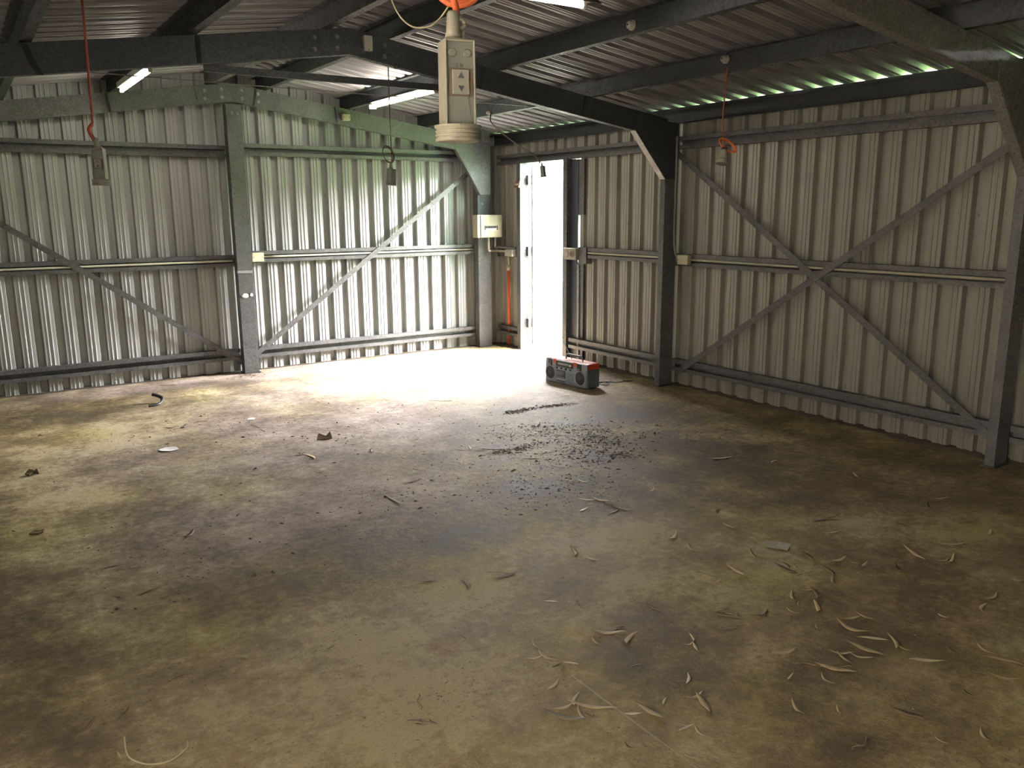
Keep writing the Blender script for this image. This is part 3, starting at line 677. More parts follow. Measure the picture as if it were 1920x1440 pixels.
cord(t, [(-1.343, -4.615, 1.915), (-1.346, -4.61, 1.94), (-1.352, -4.605, 1.965), (-1.345, -4.60, 2.0), (-1.33, -4.58, 2.1), (-1.27, -4.545, 2.385)], .0042, 'red_cord')
bm = bm_new()
for k in range(3):
    c = Vector((-1.325, -4.625, 1.925))+Fv*.008*k
    e1 = (R0*.80-Vector((0, 0, 1))*.55).normalized(); e2 = (R0*.5+Vector((0, 0, 1))*.85).normalized()
    tube(bm, [inv @ (c+e1*(.062-.006*k)*math.cos(a)+e2*.024*math.sin(a)) for a in [2*PI*i/24 for i in range(25)]], .0045, 8)
obj('cord_coil', bm, M['orange'], t, smooth=True)
t = outlet('hanging_outlet', 'pale outlet slung on a slack brown cable in front of the bright doorway', (-.945, -2.197, 1.832), .45, tilt=-.20, face=False, hook=False, m='grey_plate'); t.scale = (.72, .72, .55)
world_cord(t, [(-.962, -2.17, 1.945), (-.975, -2.15, 1.99), (-1.02, -2.10, 2.045), (-1.09, -1.98, 2.12), (-1.12, -1.78, 2.24), (-1.07, -1.55, 2.34), (-1.015, -1.46, 2.415)], .0058, 'dark_cord')
# white knobs screwed to purlins
def knob(p, label, r=.024, m='cream'):
    t = thing('ceiling_knob', label, 'knob', p)
    bm = bm_new(); lathe(bm, [(r*.7, 0), (r, .006), (r, .018), (r*.55, .026), (r*.75, .036), (r*.3, .044)], 16, Matrix.Rotation(-PI/2, 4, 'Y')); obj('insulator', bm, M[m], t, smooth=True)
    bm = bm_new(); lathe(bm, [(.005, .04), (.005, .05)], 8, Matrix.Rotation(-PI/2, 4, 'Y')); obj('screw', bm, M['galv_dark'], t)
knob((-1.89, -4.385, 2.585), 'round dull white knob on the side of the purlin near the hooded light', .030, 'white_pl')
knob((-1.022, -4.31, 2.49), 'white porcelain knob where the orange-coiled pendant cord is fixed', .030, 'white_pl')
knob((-1.022, -1.46, 2.43), 'small white knob on the purlin where the slack doorway cable is fixed', .018, 'white_pl')
# catenary wire between purlins
bm = bm_new(); tube(bm, [(-4.88, -2.1, 2.428), (-3.0, -2.1, 2.420), (-1.02, -2.1, 2.426)], .0035, 6)
tag(rebase(obj('steel_wire', bm, M['galv_light'], smooth=True), (-3, -2.1, 2.42)), 'thin straight pale wire strung level across the shed between two purlins', 'wire')

# ------------------------------------------------------------------ meter box, conduits, junction boxes
t = thing('meter_box', 'cream switchboard box on the corner column beside the doorway', 'meter box', (-.285, -.158, 1.25), .0)
bm = bm_new(); box(bm, -.16, .155, -.105, 0, .0, .25); obj('case', bm, M['meter'], t, bevel=.004)
bm = bm_new(); box(bm, -.122, .155, -.116, -.105, .004, .246); cv = obj('cover', bm, M['meter'], t, bevel=.003)
bm = bm_new(); box(bm, -.075, .095, -.1185, -.1165, .078, .135); wn = obj('breaker_window', bm, M['label'], t)
bm = bm_new()
for k in range(8): box(bm, -.060+.0175*k, -.048+.0175*k, -.124, -.1185, .104, .126)
obj('breaker_switch_row', bm, M['black'], wn)
bm = bm_new(); box(bm, -.078, -.062, -.1195, -.118, .082, .132); box(bm, .083, .097, -.1195, -.118, .082, .132); box(bm, -.062, .083, -.1193, -.118, .127, .131); obj('window_edge', bm, M['grime'], wn)
def conduit(pts, label, m='conduit', r=.011, k=5, base=None):
    bm = bm_new(); tube(bm, smooth_path(pts, k), r, 10); o = obj('conduit', bm, M[m], smooth=True); return tag(rebase(o, base or pts[0]), label, 'conduit')
conduit([(-.265, -.20, 1.247), (-.265, -.20, 1.14), (-.255, -.19, 1.105), (-.20, -.14, 1.095), (-.12, -.085, 1.093), (-.068, -.12, 1.092), (-.068, -.31, 1.088)], 'cream conduit from the meter box round to the small white box by the doorway')
conduit([(-.175, -.20, 1.247), (-.175, -.20, 1.20), (-.165, -.18, 1.155), (-.11, -.10, 1.14), (-.075, -.12, 1.135), (-.075, -.45, 1.13)], 'grey conduit from the meter box to the girt beside the doorway', 'conduit_g', .010)
conduit([(-.38, -.05, 1.118), (-1.5, -.05, 1.118), (-2.80, -.05, 1.118)], 'cream conduit lying in the mid-height girt of the gable wall', r=.010)
conduit([(-3.08, -.05, 1.09), (-4.2, -.05, 1.088), (-5.9, -.05, 1.086)], 'cream conduit in the gable wall girt beyond the peak column', r=.010)
conduit([(-.05, -1.60, 1.128), (-.05, -2.2, 1.128), (-.05, -2.87, 1.128)], 'cream conduit in the girt between doorway and middle column', r=.010)
conduit([(-.05, -3.12, 1.122), (-.05, -4.4, 1.120), (-.05, -5.76, 1.118)], 'cream conduit in the mid-height girt behind the crossed braces', r=.010)
conduit([(-.10, -2.956, 2.15), (-.10, -2.956, 1.9), (-.10, -2.956, 1.35), (-.095, -2.960, 1.22), (-.085, -2.975, 1.15), (-.078, -3.0, 1.128), (-.075, -3.03, 1.125)], 'grey conduit running down the middle column and bending into the small cream box', 'conduit_g', .010)
def jbox(p, sx, sy, sz, label, m='cream', nm='junction_box'):
    t = thing(nm, label, 'junction box', p)
    bm = bm_new(); box(bm, -sx/2, sx/2, -sy/2, sy/2, -sz/2, sz/2); obj('case', bm, M[m], t, bevel=.004)
    return t
def screws(t, pts, m='grime', r=.004):
    for p, ax in pts:
        bm = bm_new(); lathe(bm, [(r, -.002), (r, .001)], 8, Matrix.Translation(p) @ Vector(ax).to_track_quat('Z', 'Y').to_matrix().to_4x4()); obj('screw', bm, M[m], t)
t = jbox((-2.85, -.087, 1.118), .115, .05, .085, 'cream junction box on the gable girt next to the peak column'); screws(t, [((-.045, -.025, 0), (0, -1, 0)), ((.045, -.025, 0), (0, -1, 0))])
t = jbox((-.085, -3.07, 1.122), .045, .125, .08, 'cream junction box on the side wall girt next to the middle column'); screws(t, [((-.0225, -.05, 0), (-1, 0, 0)), ((-.0225, .05, 0), (-1, 0, 0))])
t = jbox((-.09, -.38, 1.080), .055, .15, .078, 'small white junction box beside the doorway jamb', 'white_pl'); screws(t, [((-.0275, -.06, 0), (-1, 0, 0))])
t = jbox((-1.925, -.232, 2.455), .075, .04, .062, 'small cream junction box on the gable rafter near the corner'); screws(t, [((-.028, -.02, 0), (0, -1, 0)), ((.028, -.02, 0), (0, -1, 0))])
t = jbox((-2.905, -2.962, 2.613), .058, .03, .095, 'dim cream junction box on the middle rafter at its peak', 'cream_dirty'); screws(t, [((0, -.015, -.038), (0, -1, 0))])
t = thing('power_point', 'weathered cream socket with two round faces on the girt at the doorway', 'power point', (-.085, -1.495, 1.112))
bm = bm_new(); box(bm, -.03, .02, -.105, .095, -.058, .058); obj('case', bm, M['cream_dirty'], t, bevel=.006)
for yy, mm, nm in ((.045, 'white_pl', 'round_switch'), (-.05, 'grime', 'round_outlet')):
    bm = bm_new(); lathe(bm, [(.036, 0), (.036, .008), (.028, .011), (.027, .006)], 20, Matrix.Translation((-.03, yy, 0)) @ Matrix.Rotation(-PI/2, 4, 'Y')); rg = obj('flange', bm, M['cream_dirty'], t)
    bm = bm_new(); lathe(bm, [(.026, 0), (.026, .010)], 20, Matrix.Translation((-.03, yy, 0)) @ Matrix.Rotation(-PI/2, 4, 'Y')); obj(nm, bm, M[mm], rg)
bm = bm_new(); box(bm, -.075, .02, -1.72, -1.60, 1.02, 1.18); tag(rebase(obj('mounting_plate', bm, M['galv']), (0, -1.66, 1.1)), 'grey steel plate beside the round socket on the girt', 'plate')
# orange conduit standing against the wall
t = thing('orange_conduit', 'upright orange conduit with a cream top standing behind the bottom girt by the doorway', 'conduit', (-.018, -.235, 0))
bm = bm_new(); tube(bm, [(0, 0, 0), (0, 0, .87)], .019, 12); obj('pipe', bm, M['orange'], t, smooth=True)
bm = bm_new(); tube(bm, [(0, 0, .87), (0, 0, .93)], .0205, 12); obj('coupling', bm, M['cream'], t, smooth=True)
bm = bm_new(); tube(bm, [(0, 0, .93), (0, 0, 1.13)], .012, 10); obj('upper_conduit', bm, M['conduit'], t, smooth=True)

# ------------------------------------------------------------------ radio cassette player
t = thing('radio', 'silver and red portable cassette radio with two round speakers standing on the floor', 'radio', (-.867, -2.127, 0), math.radians(-84.7))
LW, D, H = .552, .150, .222
bm = bm_new(); box(bm, 0, LW, .012, D, .008, H-.052); obj('cabinet', bm, M['rad_dark'], t, bevel=.006)
bm = bm_new(); box(bm, 0, LW, .012, D, H-.052, H); obj('top_cap', bm, M['rad_red'], t, bevel=.006)
bm = bm_new(); box(bm, .01, LW-.01, .03, D-.02, H, H+.0015); obj('dusty_top', bm, simple('dusty_pink', (.50, .30, .25), .7), t)
bm = bm_new(); box(bm, .001, LW-.004, 0, .014, .006, H-.004); obj('front_panel', bm, M['rad_grey'], t, bevel=.004)
for xx, zz in ((.070, .090), (.462, .088)):
    bm = bm_new(); lathe(bm, [(.060, 0), (.060, .004), (.058, .005)], 40, Matrix.Translation((xx, 0, zz)) @ Matrix.Rotation(PI/2, 4, 'X')); sp_ = obj('speaker', bm, M['rad_black'], t)
    bm = bm_new(); tube(bm, torus_pts((xx, -.003, zz), .0625, (1, 0, 0), (0, 0, 1), k=40), .0032, 8, cap=False); obj('speaker_ring', bm, M['chrome'], sp_, smooth=True)
    bm = bm_new(); lathe(bm, [(.020, 0), (.015, .003)], 20, Matrix.Translation((xx, -.005, zz)) @ Matrix.Rotation(PI/2, 4, 'X')); obj('speaker_centre', bm, M['black'], sp_)
for xx in (.040, .425):
    bm = bm_new(); box(bm, xx, xx+.052, -.002, .003, .152, H-.010); pn = obj('tweeter_panel', bm, M['rad_black'], t)
    bm = bm_new(); box(bm, xx+.014, xx+.040, -.005, -.002, .180, .200); obj('tweeter', bm, M['black'], pn)
    bm = bm_new(); box(bm, xx+.006, xx+.030, -.0035, -.002, .160, .163); box(bm, xx+.006, xx+.030, -.0035, -.002, .168, .171); obj('name_stripe', bm, M['chrome'], pn)
for xa, xb in ((.108, .145), (.370, .420)):
    bm = bm_new(); box(bm, xa, xb, -.003, .003, .182, H-.001); obj('red_corner', bm, M['rad_red'], t, bevel=.002)
bm = bm_new(); box(bm, .145, .370, -.004, .003, .160, H-.012); tn = obj('tuner_panel', bm, M['rad_black'], t, bevel=.002)
bm = bm_new(); box(bm, .170, .318, -.0055, -.004, .176, .196); obj('tuning_dial', bm, simple('dial_glass', (.30, .31, .28), .2), tn)
bm = bm_new(); box(bm, .190, .300, -.0062, -.0055, .184, .187); obj('dial_scale', bm, M['chrome'], tn)
bm = bm_new(); lathe(bm, [(.012, 0), (.012, .012), (.010, .014)], 20, Matrix.Translation((.345, -.004, .185)) @ Matrix.Rotation(PI/2, 4, 'X')); obj('tuning_knob', bm, M['chrome'], tn)
bm = bm_new(); box(bm, .145, .370, -.002, .003, .208, .213); obj('trim_line', bm, M['chrome'], t)
for k in range(7):
    bm = bm_new(); box(bm, .152+.030*k, .166+.030*k, -.007, .002, .136, .152); obj('control_key', bm, M['chrome'] if k % 2 else M['rad_black'], t, bevel=.001)
bm = bm_new(); box(bm, .150, .268, -.004, .003, .056, .124); cs = obj('cassette_door', bm, M['rad_black'], t, bevel=.002)
bm = bm_new(); box(bm, .160, .258, -.0055, -.004, .074, .116); obj('cassette_window', bm, simple('smoky_window', (.035, .04, .06), .15), cs)
bm = bm_new(); box(bm, .155, .262, -.0055, -.003, .060, .066); obj('door_lip', bm, M['rad_grey'], cs)
for z in (.040, .026):
    bm = bm_new(); box(bm, .152, .268, -.005, .003, z-.004, z+.006); obj('piano_key_row', bm, M['chrome'] if z > .03 else M['rad_dark'], t, bevel=.001)
bm = bm_new(); box(bm, .285, .380, -.0015, .002, .020, .118)
obj('side_panel', bm, simple('radio_blue_grey', (.22, .26, .33), .4), t)
bm = bm_new()
for k in range(5): box(bm, .290, .375, -.0025, -.0015, .050+.013*k, .052+.013*k)
obj('panel_line', bm, M['rad_dark'], t)
bm = bm_new(); box(bm, .530, .551, -.0015, .003, .008, .165); obj('teal_edge', bm, simple('teal_plastic', (.12, .22, .21), .5), t)
bm = bm_new(); tube(bm, smooth_path([(.205, .07, H-.004), (.205, .07, H+.030), (.212, .07, H+.042), (.226, .07, H+.046), (.33, .07, H+.046), (.400, .07, H+.046), (.414, .07, H+.042), (.421, .07, H+.030), (.421, .07, H-.004)], 4), .0065, 8)
hd = obj('handle', bm, M['rad_dark'], t, smooth=True)
bm = bm_new(); box(bm, .235, .392, .058, .082, H+.038, H+.054); obj('handle_grip', bm, M['black'], hd, bevel=.004)
bm = bm_new(); tube(bm, [(.255, .095, H), (.195, .080, H+.10), (.155, .070, H+.17), (.125, .062, H+.22)], [.0035, .003, .0024, .0018], 8); obj('antenna', bm, M['chrome'], t, smooth=True)
for xx in (.03, .50):
    for yy in (.03, .13):
        bm = bm_new(); box(bm, xx, xx+.02, yy-.008, yy+.008, 0, .009); obj('foot', bm, M['black'], t)
bm = bm_new(); tube(bm, smooth_path([(-.70, -2.60, .03), (-.64, -2.56, .008), (-.56, -2.50, .005), (-.48, -2.53, .005), (-.50, -2.60, .006), (-.57, -2.64, .005), (-.60, -2.58, .01), (-.50, -2.55, .012), (-.40, -2.60, .005), (-.30, -2.60, .005), (-.24, -2.63, .005)], 6), .004, 8)
tag(rebase(obj('power_cable', bm, M['black'], smooth=True), (-.55, -2.56, 0)), 'black tangled cable lying on the floor beside the radio', 'cable')
LEAVES = '-2.588,-5.627,-2.621,-5.716,l;-2.257,-5.541,-2.261,-5.624,l;-2.396,-5.835,-2.433,-5.942,l;-2.626,-5.902,-2.652,-6.025,l;-2.779,-5.863,-2.734,-5.954,t;-2.965,-5.973,-2.957,-6.074,t;-1.883,-5.785,-1.72,-5.854,d;-1.836,-5.803,-1.862,-5.843,l;-1.75,-5.803,-1.64,-5.788,t;-2.231,-5.998,-2.282,-6.093,d;-2.202,-6.136,-2.099,-6.137,l;-2.135,-6.171,-2.122,-6.215,l;-2.142,-6.246,-2.072,-6.226,l;-1.795,-6.225,-1.874,-6.374,l;-1.756,-6.201,-1.695,-6.261,t;-1.638,-6.275,-1.49,-6.372,l;-1.811,-6.383,-1.731,-6.407,l;-1.808,-6.442,-1.692,-6.406,l;-1.989,-6.306,-2.029,-6.401,d;-2.432,-6.001,-2.439,-6.129,d;-2.386,-5.998,-2.412,-6.071,d;-2.377,-6.062,-2.401,-6.123,l;-2.446,-6.139,-2.349,-6.148,t;-2.278,-6.118,-2.33,-6.236,d;-2.33,-6.236,-2.385,-6.292,l;-2.588,-6.222,-2.661,-6.296,l;-2.637,-6.294,-2.672,-6.334,l;-2.542,-6.234,-2.485,-6.253,l;-2.507,-6.248,-2.584,-6.331,d;-2.596,-6.331,-2.676,-6.403,l;-2.718,-6.294,-2.721,-6.363,l;-3.007,-6.173,-2.942,-6.289,d;-2.989,-6.179,-2.898,-6.17,t;-3.099,-6.281,-2.977,-6.315,d;-3.052,-6.496,-2.944,-6.518,l;-2.645,-6.468,-2.643,-6.609,l;-2.631,-6.489,-2.554,-6.513,l;-2.614,-6.531,-2.534,-6.561,d;-2.539,-6.48,-2.538,-6.563,l;-2.704,-6.599,-2.631,-6.677,b;-2.585,-6.641,-2.661,-6.727,l;-2.633,-6.716,-2.628,-6.764,l;-2.612,-6.615,-2.623,-6.647,d;-2.745,-6.45,-2.766,-6.485,l;-2.767,-6.602,-2.747,-6.734,l;-2.876,-6.595,-2.814,-6.659,l;-2.824,-6.645,-2.789,-6.719,b;-2.858,-6.622,-2.884,-6.697,l;-3.041,-6.578,-2.987,-6.629,t;-2.992,-6.629,-2.926,-6.746,l;-2.987,-6.654,-2.899,-6.711,t;-3.017,-6.676,-3.046,-6.745,b;-3.15,-6.642,-3.097,-6.625,l;-2.703,-6.799,-2.61,-6.877,b;-2.437,-6.61,-2.407,-6.681,d;-2.14,-6.589,-2.164,-6.737,t;-1.985,-6.637,-2.024,-6.706,t;-2.01,-6.706,-1.907,-6.7,l;-2.13,-6.761,-2.04,-6.732,l;-2.201,-6.631,-2.16,-6.64,d;-2.278,-6.667,-2.278,-6.702,b;-1.945,-6.615,-1.931,-6.644,d;-1.727,-6.662,-1.692,-6.707,l;-2.34,-6.817,-2.322,-6.853,d;-2.38,-6.867,-2.402,-6.955,l;-2.352,-6.894,-2.387,-6.951,t;-2.46,-6.93,-2.406,-7.037,l;-2.549,-6.987,-2.494,-7.07,l;-2.599,-6.959,-2.581,-6.998,d;-2.485,-6.81,-2.515,-6.878,d;-2.718,-6.993,-2.726,-7.043,d;-3.441,-6.462,-3.387,-6.414,b;-3.193,-6.232,-3.222,-6.283,b;-3.268,-6.274,-3.222,-6.283,l;-3.227,-6.287,-3.255,-6.336,b;-3.458,-6.519,-3.501,-6.625,l;-3.509,-6.514,-3.433,-6.527,l;-3.229,-6.718,-3.27,-6.799,l;-3.134,-6.818,-3.168,-6.857,l;-3.652,-6.641,-3.583,-6.64,b;-3.583,-6.64,-3.592,-6.703,l;-3.618,-6.6,-3.581,-6.631,l;-3.705,-6.716,-3.688,-6.752,l;-3.29,-6.984,-3.203,-6.978,t;-3.028,-7.077,-3.03,-7.121,l;-3.033,-7.198,-3.051,-7.237,d;-1.297,-6.177,-1.226,-6.255,d;-1.585,-6.05,-1.517,-6.139,t;-2.087,-6.487,-2.022,-6.511,t;-2.855,-5.283,-2.813,-5.32,l;-2.636,-5.528,-2.535,-5.504,l;-3.062,-5.338,-3.119,-5.445,l;-3.09,-5.454,-3.063,-5.548,l;-3.529,-5.346,-3.454,-5.409,t;-3.549,-5.429,-3.415,-5.435,d;-3.84,-5.291,-3.753,-5.32,d;-3.486,-5.711,-3.44,-5.752,b;-3.376,-5.786,-3.395,-5.856,t;-3.165,-5.96,-3.158,-6.069,d;-3.785,-5.57,-3.76,-5.61,d;-3.493,-6.027,-3.394,-6.107,l;-3.419,-6.061,-3.342,-6.074,d;-3.496,-6.041,-3.514,-6.109,l;-3.439,-6.164,-3.344,-6.121,l;-4.02,-5.759,-3.98,-5.853,t;-3.689,-5.932,-3.711,-6.001,l;-3.8,-6.035,-3.727,-6.051,l;-3.721,-6.009,-3.708,-6.104,l;-3.747,-6.078,-3.713,-6.126,l;-3.702,-6.123,-3.661,-6.165,b;-3.751,-6.131,-3.697,-6.126,d;-3.537,-6.288,-3.47,-6.296,d;-3.846,-6.235,-3.774,-6.202,l;-3.896,-6.332,-3.817,-6.34,l;-3.829,-6.355,-3.769,-6.307,b;-3.817,-6.358,-3.845,-6.434,l;-3.839,-6.331,-3.73,-6.451,l;-3.924,-6.308,-3.845,-6.429,d;-3.819,-6.397,-3.79,-6.445,d;-3.723,-6.473,-3.672,-6.502,b;-3.659,-6.459,-3.645,-6.566,l;-3.484,-6.407,-3.481,-6.478,d;-4.211,-6.017,-4.24,-6.092,t;-4.307,-6.131,-4.238,-6.199,d;-4.276,-6.13,-4.272,-6.16,d;-3.813,-6.583,-3.808,-6.616,d;-3.58,-6.502,-3.563,-6.49,l;-3.896,-5.766,-3.898,-5.796,d;-4.926,-4.361,-4.822,-4.365,d;-4.869,-4.412,-4.774,-4.432,t;-4.836,-4.726,-4.732,-4.708,d;-4.919,-4.678,-4.904,-4.708,d;-4.531,-4.192,-4.468,-4.097,d;-4.468,-4.097,-4.414,-4.018,t;-4.171,-4.289,-4.111,-4.213,t;-4.641,-5.455,-4.609,-5.485,d;-4.355,-5.575,-4.31,-5.564,d;-5.135,-5.609,-5.095,-5.549,d;-5.039,-5.587,-5.003,-5.554,d;-5.059,-4.453,-5.02,-4.469,d;-5.27,-4.623,-5.219,-4.631,d;-4.885,-5.475,-4.794,-5.452,t;-5.074,-5.783,-5.07,-5.815,l;-2.158,-2.274,-2.013,-2.377,t;-2.854,-3.25,-2.757,-3.235,d;-3.244,-3.11,-3.171,-3.135,d;-2.484,-4.513,-2.43,-4.579,l;-2.43,-4.579,-2.388,-4.659,l;-2.624,-4.843,-2.546,-4.914,l;-2.632,-4.929,-2.596,-4.93,l;-2.569,-4.881,-2.526,-4.995,l;-2.517,-4.985,-2.502,-5.152,d;-2.735,-4.998,-2.655,-4.973,b;-1.987,-4.219,-1.851,-4.164,d;-2.274,-4.432,-2.171,-4.46,d;-2.704,-3.592,-2.619,-3.702,d;-2.578,-3.68,-2.416,-3.82,d;-2.471,-4.047,-2.342,-4.138,d;-2.396,-4.259,-2.347,-4.359,d;-1.81,-2.952,-1.748,-2.996,d;-1.188,-2.775,-1.1,-2.796,d;-3.474,-4.2,-3.462,-4.363,d;-3.294,-4.067,-3.159,-4.063,d;-2.234,-3.188,-2.081,-3.264,d;-2.596,-3.617,-2.629,-3.696,l;-1.67,-4.081,-1.625,-4.085,d;-2.226,-4.978,-2.16,-4.951,l;-2.249,-5.086,-2.221,-5.14,d;-3.227,-2.161,-3.095,-2.15,t;-3.611,-2.187,-3.593,-2.445,t;-3.617,-3.151,-3.548,-3.126,d;-3.565,-3.139,-3.541,-3.3,l;-4.179,-1.911,-4.076,-1.922,d;-4.38,-2.123,-4.324,-2.134,d;-3.953,-1.881,-3.862,-1.88,t;-3.878,-0.281,-3.761,-0.345,t;-1.487,-4.736,-1.347,-4.801,l;-1.118,-4.703,-0.973,-4.729,t;-1.227,-4.94,-1.134,-5.029,t;-0.842,-5.021,-0.822,-5.177,d;0.838,-4.337,0.933,-4.323,d;-1.376,-4.857,-1.328,-4.813,d;-1.727,-4.853,-1.705,-4.789,d;-1.231,-5.01,-1.153,-4.994,l;-1.323,-4.664,-1.419,-4.638,t;-1.76,-4.744,-1.812,-4.696,d;-1.104,-5.863,-1.112,-5.789,t;-1.181,-5.925,-1.125,-5.891,d;-1.202,-6.016,-1.118,-5.95,d;-0.967,-5.983,-1.053,-5.931,l;-1.018,-5.613,-1.074,-5.573,t;-1.056,-5.5,-1.004,-5.424,l;-1.214,-6.266,-1.282,-6.19,t;-2.059,-4.879,-2.119,-4.855,d;-1.947,-4.562,-1.977,-4.474,d;-2.348,-4.661,-2.35,-4.593,d;-2.459,-4.644,-2.453,-4.58,d;-1.597,-5.185,-1.699,-5.163,t;-1.103,-5.282,-1.115,-5.208,d;-1.864,-5.938,-1.948,-5.912,l;-1.471,-5.859,-1.567,-5.821,t;-1.533,-6.096,-1.535,-6.016,d;-1.622,-5.5,-1.646,-5.422,d;-2.166,-5.433,-2.1,-5.397,d;-2.221,-5.156,-2.273,-5.122,t;-2.634,-5.105,-2.544,-5.091,d;-2.515,-4.316,-2.459,-4.25,d;-2.436,-3.946,-2.428,-3.87,t;-2.536,-3.736,-2.606,-3.736,d;-2.844,-3.943,-2.824,-3.875,d;-3.041,-3.649,-3.071,-3.581,d;-3.17,-3.375,-3.128,-3.287,d;-3.242,-3.085,-3.196,-3.011,t;-3.576,-3.576,-3.638,-3.556,d;-3.898,-3.919,-3.828,-3.905,d;-3.91,-3.425,-3.978,-3.363,d;-4.35,-3.923,-4.294,-3.871,d;-4.587,-4.118,-4.517,-4.074,t;-1.34,-6.355,-1.246,-6.343,l;-0.629,-6.141,-0.731,-6.107,d;-0.518,-5.798,-0.59,-5.718,t;-2.812,-5.974,-2.738,-5.97,l;-2.803,-6.27,-2.901,-6.26,d;-3.695,-5.463,-3.665,-5.361,d;-2.976,-7.017,-3.014,-6.923,d;-2.92,-7.193,-2.878,-7.137,l;-3.425,-2.226,-3.413,-2.16,t;-4.042,-2.01,-4.002,-1.91,d;-4.417,-2.077,-4.387,-2.025,t;-4.783,-2.139,-4.715,-2.129,d;-1.519,-3.908,-1.579,-3.858,d;-2.045,-3.912,-2.005,-3.86,d;-2.669,-4.437,-2.751,-4.433,d'
# ------------------------------------------------------------------ dry leaves and twigs on the floor
def leaf_mesh(name, wd, curl, sick, fold, m, seed):
    rnd = random.Random(seed); n = 12; bm = bm_new(); rows = []
    zs = []
    for i in range(n+1):
        s = i/n; w = wd*(math.sin(PI*min(1, s*1.04+.0))**.75 if 0 < s < 1 else 0)*(1-.25*s)+.0012*(1 if s < .12 else 0)
        w = max(w, .0012)
        x = s; y = sick*math.sin(PI*s)+.01*rnd.uniform(-1, 1)*wd*4
        z = curl*(1-math.cos(PI*(s-.5)*1.6))*.5+.01*math.sin(s*7+seed)*curl*8
        tw = fold*(.6+.5*math.sin(s*4+seed))
        l = Vector((x, y+w*math.cos(tw), z+w*abs(math.sin(tw)))); r = Vector((x, y-w*math.cos(tw*.7), z+w*abs(math.sin(tw*.7))*.6)); c = Vector((x, y, z)); u = Vector((x, y, z-.006))
        rows.append([l, c, r, u])
    zmin = min(v.z for r in rows for v in r)
    V = [[bm.verts.new(v-Vector((.5, 0, zmin))) for v in r] for r in rows]
    for a, b_ in zip(V, V[1:]):
        for k in range(4): bm.faces.new((a[k], b_[k], b_[(k+1) % 4], a[(k+1) % 4]))
    bm.faces.new(V[0][::-1]); bm.faces.new(V[-1])
    bmesh.ops.recalc_face_normals(bm, faces=bm.faces)
    me = bpy.data.meshes.new(name); bm.to_mesh(me); bm.free(); me.materials.append(m)
    for p in me.polygons: p.use_smooth = True
    return me
def twig_mesh(name, seed, m):
    rnd = random.Random(seed); bm = bm_new()
    pts = [(-.5+i/8, .03*math.sin(i*.9+seed)+.012*rnd.uniform(-1, 1), .012+.01*rnd.random()) for i in range(9)]
    tube(bm, pts, [.010-.0006*i for i in range(9)], 6)
    k = rnd.randint(3, 6); a = Vector(pts[k]); tube(bm, [a, a+Vector((.07, .04*rnd.choice((-1, 1)), .01))], .005, 5)
    me = bpy.data.meshes.new(name); bm.to_mesh(me); bm.free(); me.materials.append(m); return me
LV = {'l': [leaf_mesh('gum_leaf_tan', .075+.02*(i % 2), .06+.04*i, .08*(i-1.5), .15+.1*i, M['leaf_l'], i) for i in range(4)],
      'b': [leaf_mesh('gum_leaf_pale', .085+.02*(i % 2), .06+.05*i, .10*(i-1), .15+.12*i, M['leaf_b'], 10+i) for i in range(3)],
      'd': [leaf_mesh('gum_leaf_dark', .07+.025*(i % 2), .05+.03*i, .10*(i-1.5), .35+.15*i, M['leaf_d'], 20+i) for i in range(4)],
      't': [twig_mesh('twig', 30+i, M['twig']) for i in range(4)]}
INFO = {'l': ('dry_leaf', 'tan curled dry gum leaf lying on the concrete floor', 'leaf', 'tan dry leaves scattered on the floor'),
        'b': ('dry_leaf', 'pale straw-coloured dry gum leaf lying on the concrete floor', 'leaf', 'pale dry leaves scattered on the floor'),
        'd': ('dry_leaf', 'dark brown shrivelled gum leaf lying flat on the concrete floor', 'leaf', 'dark dry leaves scattered on the floor'),
        't': ('twig', 'thin brown twig lying on the concrete floor', 'twig', 'twigs scattered on the floor')}
rl = random.Random(3)
for rec in LEAVES.split(';'):
    a = rec.split(','); x1, y1, x2, y2 = [float(k) for k in a[:4]]; kd = a[4]
    L_ = math.hypot(x2-x1, y2-y1)
    if L_ > .34: L_ = .34
    if kd in 'lbd': L_ = max(.045, L_)
    nm, lb, ct_, gr = INFO[kd]
    o = bpy.data.objects.new(nm, rl.choice(LV[kd])); COL.objects.link(o)
    o.location = ((x1+x2)/2, (y1+y2)/2, .001); o.rotation_euler = (0, 0, math.atan2(y2-y1, x2-x1)+(PI if rl.random() < .4 else 0))
    ws = {'l': .15, 'b': .16, 'd': .15, 't': .24}[kd]
    wsc = min(L_*1.25, ws*rl.uniform(.8, 1.25)) if kd != 't' else rl.uniform(.13, .24)
    o.scale = (L_*1.04, wsc, min(L_*.9, .11)*rl.uniform(.7, 1.1) if kd != 't' else wsc)
    tag(o, lb, ct_, gr)

